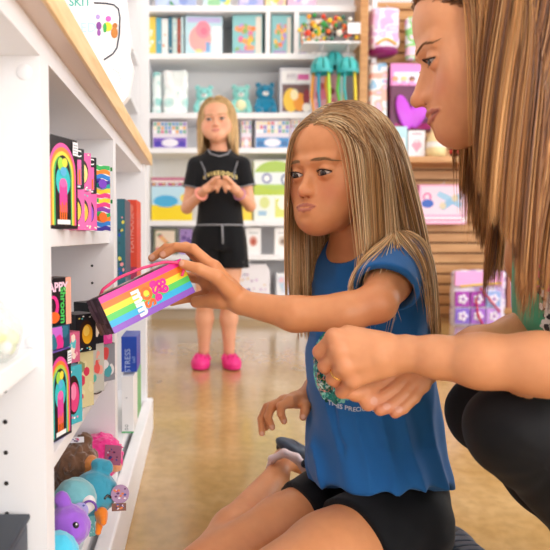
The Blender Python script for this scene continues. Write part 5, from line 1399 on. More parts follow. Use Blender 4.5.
def flat(px, py, rx_, ry_, col, name='printed_figure', zo=.001):
    c_ = onc(px, py); mb = MB(); mb.add([c_+V(1.3*rx_*math.cos(a), -zo, 1.3*ry_*math.sin(a)) for a in np.linspace(0, 2*PI, 15)[:-1]], [list(range(14))], prod_mat(col)); return mb.build(name, None, rk)
for i, (x, y, a, b_, col) in enumerate(((98, 17, .0035, .0040, 'b9a0dc'), (99, 26, .0042, .0065, '8a4a9c'), (99, 33, .003, .005, '9a5aa8'), (108.5, 19, .0045, .0045, 'e86ac0'), (107.5, 27, .0075, .0070, 'e8dc3a'), (105, 28, .003, .0075, '3fae5a'), (115, 26, .004, .0045, 'c07a3a'), (114.5, 33, .0055, .0085, 'c8823c'))):
    flat(x, y, a, b_, col, zo=.0012+.0001*i)
for st_, px, py, sz_, col in (('SKIT', 80, 2.5, .023, '5ab8ac'), ('ED', 88.5, 28, .027, 'bfe0ea')):
    vs, fs = text_mesh(st_, sz_, bold=.0004); c_ = onc(px, py); mb = MB(); mb.add([c_+V(v.x, -.0010, v.y) for v in vs], fs, prod_mat(col)); mb.build('printed_lettering', None, rk)
# ================================================================== TOYS ON THE BACK SHELVING
def zrow(k): return bz(SH[k][0])                      # top surface of shelf k
def bbx(x0, x1, y0, row, body, label, art=None, Y=None, d=.12, name='toy_box', cat='toy box', rot=0, group=None):
    Y = Y or BY+.05; z = zrow(row)+.0004; w = (x1-x0)/FPX*Y; h = bz(y0)-z if Y is None else (CAMZ+(237-y0)*Y/FPX)-z
    p = at(x0, 200, Y); r_ = math.radians(rot)
    T = frame((p[0], Y, z), (math.cos(r_), math.sin(r_), 0), (-math.sin(r_), math.cos(r_), 0), (0, 0, 1))
    c_ = Card(name, T, w, d, h, body, label, cat, group)
    if art: c_.art('front', art, 'printed_face')
    return c_
BL_ = lambda seed, cols, bg, n=10: blob_art(seed, cols, bg, n=n)
# row 0 (top)
bbx(156, 196, -14, 0, 'a9b8e0', 'pale blue toy set with green corners on the top shelf, far left', BL_(201, ['c4d4f0', '4f9a6a', 'b8c0e8', 'e8ecf8', '8fa0d8'], 'a9b8e0', 14), cat='toy set')
bbx(203, 230, -10, 0, 'bfe0e8', 'pale toy set with yellow and green figures on the top shelf', BL_(202, ['f2e070', '9ad0a0', '6ab4d8', 'f2f4f4'], 'cfe4ea', 14))
bbx(238, 262, -12, 0, 'c4bce4', 'pale lilac box on the top shelf right of the yellow toy set', BL_(203, ['d8d0f0', 'f4f0f8', '9aa8e0'], 'c4bce4', 12))
bbx(264, 284, -12, 0, 'f2cf8a', 'yellow and pink box on the top shelf beside the lilac box', BL_(204, ['f6d060', 'f4b0b8', 'fff0e0'], 'f2d8a8', 12))
bbx(286, 314, -12, 0, 'e6b8d8', 'pink and lilac box on the top shelf, right of the yellow box', BL_(205, ['f0d0e8', 'b8a8e0', 'f8e8f0'], 'e0bcd8', 12))
# row 1: books
cols = [('f0cf5a', 'yellow picture book spine first in the row of books'), ('5aaec8', 'blue picture book second in the row of books'), ('eef0ee', 'white picture book third in the row, with an orange spot'), ('2f6f88', 'dark teal book fourth in the row'), ('c8dcd8', 'pale green book before the rust book'), ('a8452c', 'rust red slim book next to the big pig book'), ('bcd4d8', 'pale blue slim book touching the big pig book')]
xs = [148.5, 156.5, 162, 168.5, 172.5, 177.5, 180.8, 184]
for i, (col, lab) in enumerate(cols):
    bbx(xs[i]+.25, xs[i+1]-.1, 22+(i % 3)*.8, 1, col, lab, BL_(210+i, ['f4f4f0', 'e88a3a' if i in (0, 2) else '4a9ac0', col], col, 5), d=.2, name='book', cat='book')
def pig(poly, disc, rect, txt, a, b):
    rect(0, 0, 1, 1, 'bfe0ec'); rect(.05, .84, .95, .97, 'c8c0ec'); rect(.72, .05, .98, .75, 'f4f8f8'); disc(.40, .42, .30, .34, 'f7a8a4'); disc(.48, .66, .20, .22, 'f78fa0'); disc(.50, .62, .09, .09, 'f47a94'); rect(.55, .1, .66, .35, '7aa8d8'); disc(.36, .12, .1, .05, 'f6d48a')
bbx(185.5, 222, 21, 1, 'cfe6ee', 'big square picture book with a pink pig on the cover', pig, d=.03, name='book', cat='book', rot=4)
def flowers(seed):
    def fn(poly, disc, rect, txt, a, b):
        rect(0, 0, 1, 1, '8cc8cc'); rect(.78, .02, .97, .95, 'e8ddd0'); rg = random.Random(seed)
        for i in range(26): disc(.15+.55*rg.random(), .12+.62*rg.random(), .09, .07, rg.choice(['f58a4a', 'f7c04a', 'e87aa0', 'b89ad8', '8ab86a', 'f2a070']), 8)
        rect(.1, .04, .72, .12, 'b0a0c8')
    return fn
bbx(232, 261, 20.5, 1, '8cc8cc', 'teal craft box of paper flowers, widest of the three', flowers(1), d=.16, cat='craft box', rot=-3)
bbx(270.5, 290, 20.5, 1, '8cc8cc', 'teal craft box of paper flowers between the two dividers', flowers(2), d=.16, cat='craft box')
bbx(297.5, 308, 20.5, 1, '6ab49c', 'green teal craft box right of the second divider', flowers(3), d=.16, cat='craft box')
bbx(310, 322, 24, 1, 'e4dcd0', 'white box with black dots right of the flower boxes', BL_(230, ['2a2a2a', 'f4f0ec', 'd86a4a'], 'ece6de', 6), d=.16)
# row 2: plush bears
def bear(x, row, hpx, col, belly, label, hat=None):
    Y = BY+.14; z = zrow(row)+.0004; s_ = hpx/FPX*Y*.93; cx = (x-VPX)/FPX*Y
    root = empty('plush_bear', (cx, Y, z), label, 'plush bear', 'plush bears on the back shelf')
    X = lambda dx, dy, dz: V(cx+dx*s_, Y+dy*s_, z+dz*s_)
    body_ = Un([Ell(X(0, 0, .27), (.26*s_, .22*s_, .27*s_)), Ell(X(0, -.02, .68), (.27*s_, .22*s_, .24*s_)), Ell(X(-.2, 0, .90), (.085*s_, .05*s_, .085*s_)), Ell(X(.2, 0, .90), (.085*s_, .05*s_, .085*s_)),
        Cone(X(-.2, -.05, .42), X(-.27, -.16, .22), .09*s_, .08*s_), Cone(X(.2, -.05, .42), X(.27, -.16, .22), .09*s_, .08*s_), Cone(X(-.14, -.08, .12), X(-.22, -.30, .11), .11*s_, .11*s_), Cone(X(.14, -.08, .12), X(.22, -.30, .11), .11*s_, .11*s_)], .03*s_)
    fur(body_, V(cx-.55*s_, Y-.5*s_, z-.005), V(cx+.55*s_, Y+.35*s_, z+1.08*s_), col, 'plush_body', root, .006, amp=.002, fine=90, ground=z)
    if belly: fur(Ell(X(0, -.17, .30), (.17*s_, .10*s_, .18*s_)), X(-.3, -.5, 0), X(.3, .1, .6), belly, 'belly_patch', root, .006, amp=.001, fine=90)
    fur(Ell(X(0, -.20, .62), (.10*s_, .09*s_, .075*s_)), X(-.3, -.5, .4), X(.3, .1, .9), 'f2f0ee', 'muzzle', root, .005, amp=.001, fine=90)
    MB().sphere(X(0, -.29, .65), .028*s_, pmat('nose_brown', '5a3a4a', .3), 10).build('nose', None, root)
    for s in (-1, 1): MB().sphere(X(s*.10, -.225, .73), .026*s_, M_eyeb, 10).build('bead_eye', None, root)
    return root
def bagtoy(x0, x1, y0, row, label, seed, cols):
    Y = BY+.12; z = zrow(row)+.0005; p0, p1 = (x0-VPX)/FPX*Y, (x1-VPX)/FPX*Y; h = CAMZ+(237-y0)*Y/FPX-z
    root = empty('wrapped_plush', ((p0+p1)/2, Y, z), label, 'wrapped toy')
    nd = Disp(RBox(((p0+p1)/2, Y, z+h/2), ((p1-p0)/2, .05, h/2), .03), lambda P: .006*vnoise(P*30, seed))
    nd = Int(nd, Fn(lambda P: z-P[..., 2], .2), .002)
    v, f_ = mesh_sdf(nd, (p0-.03, Y-.08, z-.01), (p1+.03, Y+.08, z+h+.03), .006)
    c_ = np.array([srgb(k) for k in cols]); k = (vnoise(v*14, seed)*.5+.5)*(len(cols)-.01); m = pmat_attr('wrapped_film', .2)
    mesh_np('wrapping', v, f_, m, root, True, c_[np.clip(k.astype(int), 0, len(cols)-1)])
    return root
bagtoy(153.5, 162, 75, 2, 'narrow pale teal wrapped toy at the left end of the bear shelf', 1, ['bfe4e2', 'e8f4f2', '9ad4d0'])
bagtoy(164, 188, 74, 2, 'wide white and mint wrapped toy left of the bears', 2, ['eef6f4', 'ffffff', 'cdeae6', 'a8dcd8'])
bear(204, 2, 33, '8fdcd8', 'e8f6f2', 'pale aqua plush bear, left one of the two aqua bears')
bear(240, 2, 34, '92dcd4', 'f6ecc0', 'pale aqua plush bear with a cream belly, behind the small girl')
bear(264, 2, 36, '1f86ac', '', 'deep blue plush bear on the back shelf')
bx_ = bbx(279, 311, 71, 2, 'dcdce2', 'grey window box of orange and yellow animal toys', lambda poly, disc, rect, txt, a, b: (rect(0, 0, 1, 1, 'd4d4dc'), rect(.05, .68, .95, .94, 'f2f2f4'), txt('ffffj', .38, .80, b*.2, 'a8a0b0'), rect(.55, .74, .9, .86, 'e06ab0'), rect(.08, .05, .92, .64, '6a4a4a'), disc(.35, .30, .24, .26, 'f8c83a'), disc(.62, .26, .20, .20, 'f09a2a'), disc(.45, .42, .12, .12, 'fff0c0'), disc(.82, .36, .10, .18, '8a2a3a'), disc(.82, .14, .12, .10, 'f6f0e8')))
bbx(313, 336, 78, 2, 'e8a0b0', 'pink figure box at the right end of the bear shelf', BL_(240, ['c84a5a', 'f6e0e0', 'e87a9a', '8a3040'], 'e8b0bc', 10))
# row 3: bead kits
def beads(seed, c1, c2):
    def fn(poly, disc, rect, txt, a, b):
        rect(0, 0, 1, 1, 'e8e0ec'); rg = random.Random(seed)
        for i in range(9):
            for j in range(3): disc(.07+i*.107, .62+j*.14, .045, .065, rg.choice(['f2b04a', 'ffffff', 'e86a8a', '5aa8d8', 'fff4c8', '8a6ac8', '58b48a']), 8)
        rect(.02, .05, .98, .40, c1); disc(.5, .22, .24, .15, 'f0ecf6'); disc(.15, .18, .1, .1, c2); disc(.85, .18, .1, .1, c2)
    return fn
bbx(153, 187, 123, 3, 'ece6f0', 'bead craft kit with purple base left of the small girl', beads(1, '7a5ac0', '4a3ab0'), cat='craft kit')
bbx(241, 251, 122, 3, 'e8e0e4', 'narrow bead kit just right of the small girl', beads(2, 'd8a0a8', 'e8d8a0'), cat='craft kit')
bbx(255, 289, 122, 3, 'e0eaf2', 'bead craft kit with blue panels on the back shelf', beads(3, '3a8ac8', '2a6aa8'), cat='craft kit')
bbx(290, 302, 121, 3, 'f0dce6', 'pink bead kit beside the blue panel kit', beads(4, 'e8a0c0', 'd86aa0'), cat='craft kit')
# row 4
def splash(poly, disc, rect, txt, a, b):
    rect(0, 0, 1, 1, 'f6d81e'); rect(0, .36, 1, .80, 'bfe2f2'); disc(.35, .45, .3, .14, '4ab0e0'); rect(0, .80, 1, .88, '8a4a7a'); rect(0, .88, 1, .93, 'f0e4dc'); rect(0, .93, 1, 1, 'c06a8a')
    for i in range(12): disc(.06+i*.08, .84, .025, .03, ['f4c04a', 'f2f2f2', 'e86a8a'][i % 3], 8)
    disc(.8, .52, .1, .1, 'f8e060')
bbx(151.5, 192, 178, 4, 'f6d81e', 'yellow based toy set with a blue splash, left of the small girl', splash, cat='toy set')
bbx(243, 252, 188, 4, 'f4cf1a', 'small plain yellow box just right of the small girl', None)
def greenset(poly, disc, rect, txt, a, b):
    rect(0, 0, 1, 1, 'eef0e4'); rect(0, .42, 1, .62, 'b4cc2e'); disc(.5, .75, .5, .24, 'a8c84a', 30); rect(.0, .60, 1, .80, 'e4ecec'); disc(.3, .70, .12, .09, '8a90b8'); disc(.3, .70, .07, .05, 'f2f2f2'); disc(.75, .68, .12, .10, '7a88a8'); disc(.75, .68, .07, .06, 'e8ece8')
    rect(.05, .05, .4, .36, 'e8ece0'); rect(.5, .05, .92, .36, 'd8dc6a'); disc(.25, .3, .12, .1, 'd4dc8a'); disc(.7, .28, .14, .1, 'f2f0e0'); rect(.1, .08, .3, .16, '9ac0d8')
bbx(254, 296, 161, 4, 'c8dc70', 'large green and white play set on the back shelf behind the kneeling girl', greenset, cat='play set')
bbx(298, 330, 164, 4, 'd8e0d0', 'pale play set mostly hidden by the kneeling girl', BL_(250, ['b4cc4e', 'f2f2f0', '8ab4c8'], 'd8e0d0', 8), cat='play set')
# row 5
M_arta = lambda seed, c: BL_(seed, c, 'f2ebe2', 12)
bbx(153, 177, 228.5, 5, '6f7a66', 'framed floral picture box on the second shelf from the floor', lambda poly, disc, rect, txt, a, b: (rect(0, 0, 1, 1, '70755f'), rect(.1, .08, .9, .92, 'efdcc6'), [disc(.2+.6*((i*37) % 10)/10, .2+.6*((i*53) % 10)/10, .1, .08, ['f0a070', 'f2c080', 'e88a8a', '8aaa80'][i % 4]) for i in range(12)]), cat='picture box')
bbx(180, 192, 229, 5, '9a7ab8', 'purple picture box beside the framed floral box', BL_(261, ['b89ad8', 'e8d8f0', '6a4a90'], 'a88ac8', 8), cat='picture box')
bbx(246, 261, 228, 5, 'f2f0ee', 'white card box with a red round picture near the small girl', lambda poly, disc, rect, txt, a, b: (rect(0, 0, 1, 1, 'f4f2f0'), disc(.5, .5, .28, .2, 'd8a090'), disc(.5, .48, .16, .12, 'b8503a'), rect(.2, .78, .8, .84, 'c8c8c8')))
bbx(275, 291, 228, 5, 'f2f0ee', 'white card box with a brown round picture near the girl\'s hair', lambda poly, disc, rect, txt, a, b: (rect(0, 0, 1, 1, 'f4f2f0'), disc(.5, .5, .28, .2, 'd0c4b8'), disc(.5, .48, .14, .10, '8a7060'), rect(.2, .78, .8, .84, 'c8c8c8')))
# row 6 (bottom shelf)
bbx(153, 176, 262, 6, 'd8d8e8', 'pale box at the left end of the lowest back shelf', BL_(270, ['c0a8d8', 'f2f2f2', 'a8b8d8'], 'e4e2ee', 8))
p_ = at(236, 303, BY+.05); wb_ = 34/FPX*(BY+.05); Tq = frame((p_[0], BY+.05, zrow(6)+.0004), (1, 0, 0), (0, 1, 0), (0, 0, 1))
e_ = empty('toy_chest', p_, 'white house shaped box with pale floral print on the lowest shelf', 'toy box')
hh_ = 38/FPX*(BY+.05); oc = [(0, 0), (wb_, 0), (wb_, hh_*.82), (wb_*.88, hh_), (wb_*.12, hh_), (0, hh_*.82)]
MB().prism(oc, .12, prod_mat('f2eef2'), Tq@frame((0, .12, 0), (1, 0, 0), (0, 0, 1), (0, -1, 0))).build('carton', None, e_)
mb = MB(); rg = random.Random(5)
for i in range(30):
    x, y = rg.uniform(.1, .9)*wb_, rg.uniform(.1, .75)*hh_; r2 = rg.uniform(.006, .014)
    mb.add([Tq@Vector((x+r2*math.cos(a), -.0006-.0001*i, y+r2*math.sin(a))) for a in np.linspace(0, 2*PI, 8)[:-1]], [list(range(7))], prod_mat(rg.choice(['d8c0d8', 'c8b0c8', 'e8d0b8', '6a5a90', 'e0c8e0'])))
mb.build('printed_face', None, e_)
bbx(277, 297, 273, 6, 'eef0f4', 'white box with a pale blue and pink print on the lowest shelf', BL_(272, ['b8d4e8', 'f0c8d0', 'd0d8e8'], 'eef0f4', 10))
bbx(300, 322, 268, 6, 'e4e4ea', 'pale box on the lowest shelf hidden behind the girl\'s hair', BL_(273, ['c8d4e8', 'e8c8d0'], 'e8e8ee', 8))
# side shelving products (beyond the counter)
def sidebox(px, py0, py1, w, Y, col, label, art, zshelf):
    T = frame((-.43-w, Y, zshelf+.0204), (1, 0, 0), (0, 1, 0), (0, 0, 1)); h = (CAMZ+(237-py0)*Y/FPX)-zshelf-.0204
    c_ = Card('toy_box', T, w, .10, h, col, label, 'toy box'); c_.art('front', art)
sidebox(0, 60, 80, .12, 3.60, '8a5a48', 'brown picture box on the side shelving beyond the counter', BL_(301, ['6a4030', 'c8a890', '4a3a6a'], '9a7058', 8), 1.46)
sidebox(0, 85, 104, .14, 3.62, 'e8a8c0', 'pink and green toy box on the side shelving beyond the counter', BL_(302, ['7ac06a', 'f4b0cc', 'e86a9a', 'f2f0ee'], 'e8b8cc', 9), 1.325)
sidebox(0, 8, 30, .13, 3.60, 'e4e0dc', 'pale box with red spots high on the side shelving', BL_(303, ['d86a6a', 'a0c0a8', 'f4f2ee'], 'e0dedc', 8), 1.80)
# ================================================================== HANGING TOYS BESIDE THE POST
wire = pmat('steel_wire', 'c8c8cc', .3, metal=1)
HY = 4.42
rk_ = empty('display_rack', at(335, 45, HY), 'white wire display tray beside the wooden post', 'rack')
p0, p1 = at(303, 42, HY), at(357, 42, HY)
MB().bbox((p0[0], HY-.02, p0[2]-.012), (p1[0]+.02, HY+.20, p0[2]), .003, M_white).build('tray', None, rk_)
MB().bbox((p1[0]-.075, HY-.05, at(0, 36, HY)[2]), (p1[0]+.01, HY-.045, at(0, 25, HY)[2]), .002, M_white).build('price_card', None, rk_)
for x, yy in ((322, HY-.03), (348, HY-.03), (334, HY+.15)):
    pp_ = at(x, 46, HY); pp_[0] = at(x, 46, yy)[0]; MB().tube([(pp_[0], yy-.02, pp_[2]), (pp_[0], BY-.01, pp_[2])], .004, wire).build('hook', None, rk_)
# brightly coloured wooden bead puppets piled in the tray
rg = random.Random(21)
bead_cols = ['e2452a', 'f0a02a', 'f2cf2e', '2f9a4a', '1d1d22', 'e86a2a', 'f4ece0', '2a6a58']
for i in range(9):
    cx = 308+i*5.2; cy = 33-(9 if i % 2 else 0); c0 = at(cx, cy, HY+.02+.02*(i % 3)); 
    r0 = empty('bead_puppet', (c0[0], c0[1], p0[2]), ['wooden bead puppet with an orange head, leftmost in the wire tray', 'wooden bead puppet with a yellow head, second from the left in the tray', 'wooden bead puppet third from the left in the tray', 'wooden bead puppet fourth from the left in the tray', 'wooden bead puppet in the middle of the tray', 'wooden bead puppet sixth from the left in the tray', 'wooden bead puppet seventh from the left in the tray', 'wooden bead puppet with a red head, second from the post', 'wooden bead puppet nearest the wooden post'][i], 'wooden toy', 'wooden bead puppets in the wire tray')
    hub = np.array([c0[0], c0[1], max(c0[2], p0[2]+.06)])
    MB().sphere(hub, .022, prod_mat(bead_cols[i % 8]), 12).build('body_bead', None, r0)
    for j in range(6):
        a = 2*PI*j/6+rg.random(); d_ = nrm(V(math.cos(a), -.2+.4*rg.random(), math.sin(a)))
        L_ = rg.uniform(.04, .065); 
        if hub[2]+d_[2]*L_ < p0[2]+.014: d_[2] = abs(d_[2])*.3
        rod = MB().tube([hub, hub+d_*L_], .004, prod_mat('1d1d22' if j % 2 else 'e8c890'), 6).build('limb', None, r0)
        MB().sphere(hub+d_*L_, rg.uniform(.011, .018), prod_mat(rg.choice(bead_cols)), 10).build('end_bead', None, rod)
def hanger(px, py, Y, label, cols, seed):
    top = at(px, 44, Y); top[2] = at(0, 46, HY)[2]; root = empty('jellyfish_toy', top, label, 'hanging toy', 'teal hanging toys with ribbon legs')
    z_ = at(px, py, Y)[2]; c_ = V(top[0], Y, z_)
    MB().tube([V(top[0], Y, top[2]), V(top[0], Y, z_+.09)], .003, wire, 6).build('loop', None, root)
    for k in range(8):
        a0 = 2*PI*k/8; prof = [(.012, .10), (.045, .088), (.068, .055), (.075, .01), (.070, -.01)]
        mb = MB(); vs = []; fs = []
        for r_, z in prof:
            for a in np.linspace(a0+.05, a0+2*PI/8-.12, 5): vs.append(c_+V(r_*math.cos(a), r_*math.sin(a), z))
        for i in range(4):
            for j in range(4): fs.append((i*5+j, i*5+j+1, (i+1)*5+j+1, (i+1)*5+j))
        mb.add(vs, fs, prod_mat('3fb8b8'), True); mb.build('dome_panel', None, root)
    MB().lathe([(.071, -.012), (.076, 0), (.071, .012), (.066, 0), (.071, -.012)], c_, prod_mat('2fa8ac'), 24).build('dome_ring', None, root)
    rg = random.Random(seed)
    for i, col in enumerate(cols):
        a = 2*PI*i/len(cols)+.4; L_ = rg.uniform(.28, .42); x0, y0 = .055*math.cos(a), .055*math.sin(a)
        MB().tube([c_+V(x0, y0, 0), c_+V(x0*1.2, y0*1.2, -L_*.4), c_+V(x0*1.0+.01, y0, -L_*.75), c_+V(x0*1.35, y0*1.3, -L_)], [.009, .010, .009, .012], prod_mat(col), 7).build('ribbon_leg', None, root)
hanger(322, 72, HY-.03, 'teal hanging toy with lime and orange legs, left of its twin', ['9ad83a', '3fb8b8', 'f0a02a', '2a8aa8', 'b8e04a'], 1)
hanger(348, 72, HY-.03, 'teal hanging toy with a yellow leg, nearest the wooden post', ['3fb8b8', 'f4c82a', '6ac84a', '2fa8ac', 'f4d83a'], 2)
hanger(334, 66, HY+.15, 'teal hanging toy between and behind the other two', ['c8e8e4', '9ad83a', 'f0a02a', '3fb8b8'], 3)
# ================================================================== SLATWALL PRODUCTS
def peg(parent, x, z, Y0, Y1=SY): MB().tube([(x, Y1, z), (x, Y0, z), (x, Y0-.008, z+.012)], .003, wire, 6).build('peg_hook', None, parent)
def pouch(x0, x1, y0, y1, Y, label, seed, cols, name='toy_pouch', cat='toy pouch', header=None, thick=.035, extra=None):
    a, b_ = at(x0, y1, Y), at(x1, y0, Y); c_ = (a+b_)/2; c_[1] = Y
    root = empty(name, (c_[0], Y, a[2]), label, cat)
    nd = Disp(RBox(c_, ((b_[0]-a[0])/2, thick, (b_[2]-a[2])/2), .03), lambda P: .006*vnoise(P*22, seed))
    v, f_ = mesh_sdf(nd, (a[0]-.02, Y-thick-.02, a[2]-.02), (b_[0]+.02, Y+thick+.02, b_[2]+.02), .006)
    pal = np.array([srgb(k) for k in cols]); k = (vnoise(v*V(22, 1, 26), seed)*.5+.5)*(len(cols)-.01)
    mesh_np('pouch_body', v, f_, pmat_attr('glossy_pouch_film', .22), root, True, pal[np.clip(k.astype(int), 0, len(cols)-1)])
    if header: 
        MB().bbox((a[0], Y-thick-.006, b_[2]-header[1]), (b_[0], Y-thick-.001, b_[2]+.005), .001, prod_mat(header[0])).build('header_card', None, root)
    peg(root, c_[0], b_[2]-.012, Y-thick-.01)
    return root, a, b_, c_
W1 = pouch(369, 397, 10, 52, 4.60, 'big clear bag of pink and lilac toys hanging high on the slatwall', 1, ['e6bfe2', 'f0d8ee', 'd8b0dc', 'f4e8f4', 'e8b8de', 'eed0ea'], thick=.08)
MB().lathe([(.0, -.03), (.075, -.02), (.105, .0), (.10, .02), (.0, .03)], W1[1]*V(.5, 0, 0)+W1[2]*V(.5, 0, 0)+V(0, 4.60, W1[1][2]-.01), prod_mat('8a1f6a'), 22).build('purple_base', None, W1[0])
MB().tube([W1[3]+V(.09*math.cos(t), -.088, -.10+.02*math.sin(t*3)) for t in np.linspace(-2.4, -.7, 8)], .008, prod_mat('f2c04a'), 6).build('yellow_trim', None, W1[0])
pouch(405, 420, 18, 61, 4.62, 'tall pastel pouch with a green spot beside the woman\'s forehead', 2, ['c8e0e8', 'f0c8e0', '8acc7a', 'e8f0f4', 'dcaedc'])
pouch(368, 387, 63, 122, 4.62, 'pink and blue blister pack with an orange fish shape', 3, ['f09ac0', '9ac8e8', 'f2f0f4', 'f0b8a8', 'f4c0d8', 'b8d0e4'], name='blister_pack', cat='blister pack')
a, b_ = at(389, 131, 4.60), at(437, 65, 4.60)
e_ = empty('dress_up_box', (a[0], 4.6, a[2]), 'magenta dress up box with a pink header behind the woman\'s nose', 'toy box')
MB().bbox((a[0], 4.58, a[2]), (b_[0], 4.68, b_[2]), .006, prod_mat('6a2f52')).build('carton', None, e_)
MB().bbox((a[0]-.004, 4.572, b_[2]-.15), (b_[0]+.004, 4.579, b_[2]+.004), .002, prod_mat('ee8fd4')).build('header_card', None, e_)
MB().box((a[0]+.02, 4.5705, b_[2]-.135), (b_[0]-.02, 4.5715, b_[2]-.055), prod_mat('f8e4f2')).build('header_panel', None, e_)
for i, (px, col, hair_) in enumerate(((395, 'e8b08a', 'd88a4a'), (404, 'f0c8a0', 'f2d080'), (412, 'b8805a', '3a2430'))):
    c_ = at(px, 80, 4.565); mb = MB(); 
    for r_, dz, cc in ((.021, .008, hair_), (.014, .004, col), (.020, -.022, 'e8a0d8')): mb.add([c_+V(r_*math.cos(t), -.0005*(1+[.021, .014, .020].index(r_)), dz+r_*.8*math.sin(t)) for t in np.linspace(0, 2*PI, 13)[:-1]], [list(range(12))], prod_mat(cc))
    mb.build('printed_doll', None, e_)
wing = Un([Ell(at(404, 112, 4.56), (.050, .012, .125), orient((0, -1, 0), roll=.28)), Ell(at(420, 108, 4.565), (.060, .012, .145), orient((0, -1, 0), roll=-.30))], .01)
v, f_ = mesh_sdf(wing, at(385, 135, 4.52)-V(0, .02, 0), at(440, 86, 4.60)+V(0, .03, 0), .006); mesh_np('fabric_wing', v, f_, prod_mat('c84adf'), e_)
MB().box((a[0]+.03, 4.575, a[2]+.01), (b_[0]-.01, 4.5795, a[2]+.05), prod_mat('a0156a')).build('base_panel', None, e_)
peg(e_, (a[0]+b_[0])/2, b_[2]-.01, 4.565)
# ledge goods
zl = sz(157, 4.4)+.0004
def ledge(x0, x1, y0, col, label, art, Y=4.47, d=.10, name='toy_box', cat='toy box'):
    p = at(x0, 157, Y); T = frame((p[0], Y, zl), (1, 0, 0), (0, 1, 0), (0, 0, 1)); h = CAMZ+(237-y0)*Y/FPX-zl
    c_ = Card(name, T, (x1-x0)/FPX*Y, d, h, col, label, cat); c_.art('front', art); return c_
ledge(385, 406.5, 128, 'b8dce4', 'pale blue boxed toy with a red panel on the ledge beside the girl\'s hair', lambda poly, disc, rect, txt, a, b: (rect(0, 0, 1, 1, 'b4dae4'), rect(.1, .15, .9, .62, 'f0e8e8'), rect(.2, .45, .8, .6, 'd86a6a'), disc(.6, .28, .2, .1, 'e89090')))
ledge(408, 424.5, 132, 'ece8ec', 'white boxed toy with a pink heart on the ledge', lambda poly, disc, rect, txt, a, b: (rect(0, 0, 1, 1, 'ece8ec'), rect(.2, .84, .8, .92, 'c0a8b8'), disc(.38, .46, .18, .12, 'f09ab0'), disc(.62, .46, .18, .12, 'f09ab0'), poly([(.22, .42), (.5, .18), (.78, .42)], 'f09ab0'), rect(.3, .6, .7, .66, 'd8c0cc')))
bt = empty('figurine_bottle', at(436, 157, 4.45)*V(1, 1, 0)+V(0, 0, zl), 'cream figurine bottle on the ledge below the woman\'s lips', 'figurine')
c_ = at(436, 157, 4.45); c_[2] = zl
MB().lathe([(0, 0), (.062, 0), (.068, .04), (.060, .12), (.040, .17), (.030, .22), (.036, .25), (.030, .29), (0, .30)], c_, prod_mat('f0d8a0'), 20).build('figurine_body', None, bt)
MB().lathe([(.0605, .055), (.067, .06), (.0635, .10), (.0605, .055)], c_, prod_mat('f4f0e8'), 20).build('paper_band', None, bt)
dk = empty('trinket', at(457, 157, 4.45)*V(1, 1, 0)+V(0, 0, zl), 'dark little trinket with red trim beside the cream bottle', 'figurine'); c_ = at(457, 157, 4.45); c_[2] = zl
MB().lathe([(0, 0), (.04, 0), (.05, .04), (.03, .09), (.014, .10), (.022, .13), (0, .15)], c_, prod_mat('3a2a30'), 16).build('trinket_body', None, dk); MB().lathe([(.047, .02), (.054, .03), (.050, .05), (.047, .02)], c_, prod_mat('c83a3a'), 16).build('red_trim', None, dk)
# hooks with the pink doll accessory box
def hangbox(x0, x1, y0, y1, Y, col, label, art, cat='toy box'):
    p = at(x0, y1, Y); T = frame(p, (1, 0, 0), (0, 1, 0), (0, 0, 1)); w = (x1-x0)/FPX*Y; h = (y1-y0)/FPX*Y
    c_ = Card('hanging_box', T, w, .06, h, col, label, cat); c_.art('front', art); peg(c_.root, p[0]+w/2, p[2]+h+.004, Y-.01); return c_
def dollset(poly, disc, rect, txt, a, b):
    rect(0, 0, 1, 1, 'f2a8cc'); rect(.04, .24, .96, .96, 'f6d4e4'); rect(.0, .05, 1, .18, 'f8e8f0'); rect(.05, .08, .9, .12, 'd85a9a')
    disc(.17, .68, .09, .12, 'd84a9a'); disc(.17, .68, .055, .08, 'f6d4e4'); disc(.18, .52, .13, .11, '2f5fc0')
    poly([(.35, .72), (.5, .62), (.85, .40), (.92, .52), (.62, .74), (.42, .84)], '9cc4e0'); poly([(.40, .42), (.52, .34), (.90, .66), (.84, .78), (.60, .62)], '8ab8dc'); disc(.50, .46, .07, .09, 'd8c8a8'); disc(.75, .66, .07, .09, 'd8c8a8')
hangbox(418.5, 466, 185, 224, 4.60, 'f2a8cc', 'pink hanging box with a blue bag and crossed blue straps', dollset)
hangbox(404, 412, 186, 220, 4.60, 'f4b8d0', 'narrow pink hanging box beside the girl\'s blonde hair', BL_(320, ['f6e0ea', 'e87ab0', 'f8f0f4'], 'f2b8d0', 6))
W2 = pouch(451, 504, 270, 328, 4.40, 'clear bag with purple and pink flower trays low on the slatwall', 5, ['d8c8e8', 'ece4f2', 'c8b0e0', 'e8d8ee'], header=None, thick=.05)
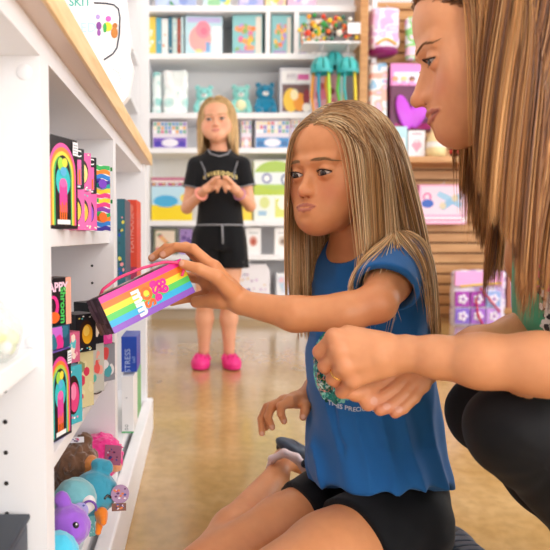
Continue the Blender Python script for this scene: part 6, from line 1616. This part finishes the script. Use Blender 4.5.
for r_ in range(2):
    for k_ in range(3):
        c_ = at(462+k_*15.5, 299+r_*17, 4.335); col = [['a83fb0', 'a83fb0', '9ab4e8'], ['8a6ad0', 'a86ad0', 'c89ae8']][r_][k_]
        tr_ = MB().bbox((c_[0]-.048, c_[1]-.01, c_[2]-.052), (c_[0]+.048, c_[1]+.008, c_[2]+.052), .004, prod_mat(col)).build('flower_tray', None, W2[0])
        mb = MB()
        for q_ in range(5): mb.sphere((c_[0]+.022*math.cos(q_*2*PI/5), c_[1]-.014, c_[2]+.022*math.sin(q_*2*PI/5)), (.014, .006, .014), prod_mat('ece4f6'), 10)
        mb.sphere((c_[0], c_[1]-.018, c_[2]), (.009, .006, .009), prod_mat('b070c8'), 8); mb.build('flower', None, tr_)
c1, c2 = at(455, 283, 4.33), at(503, 276, 4.33); MB().bbox((c1[0], 4.325, c1[2]-.02), (c2[0], 4.345, c2[2]+.03), .004, prod_mat('f0a8e0')).build('header_card', None, W2[0])
MB().tube([at(460, 286.5, 4.318), at(480, 284.5, 4.316), at(501, 283, 4.318)], .008, prod_mat('f4d04a'), 6).build('yellow_trim', None, W2[0])
MB().tube([at(481, 288, 4.31), at(476, 300, 4.305), at(478, 315, 4.305), at(484, 327, 4.31)], .006, prod_mat('d8203a'), 6).build('red_ribbon', None, W2[0])
MB().tube([at(481, 288, 4.31), at(490, 300, 4.305), at(500, 312, 4.31)], .006, prod_mat('d8203a'), 6).build('red_ribbon', None, W2[0])
a, b_ = at(508, 308, 4.42), at(520, 262, 4.42)
c_ = hangbox(507, 520, 264, 308, 4.42, '8a5a6a', 'hanging card with a red and white round badge near the woman\'s arm', lambda poly, disc, rect, txt, a, b: (rect(0, 0, 1, 1, 'b06a50'), poly([(.35, 0), (1, .1), (1, 1), (.2, 1)], '9a8ac8'), rect(.3, .85, 1, 1, '6ac0b0'), disc(.62, .66, .34, .17, 'f4f0f0'), disc(.62, .66, .28, .14, 'e8503a'), rect(.42, .63, .82, .70, 'f4f0f0')), cat='hanging card')
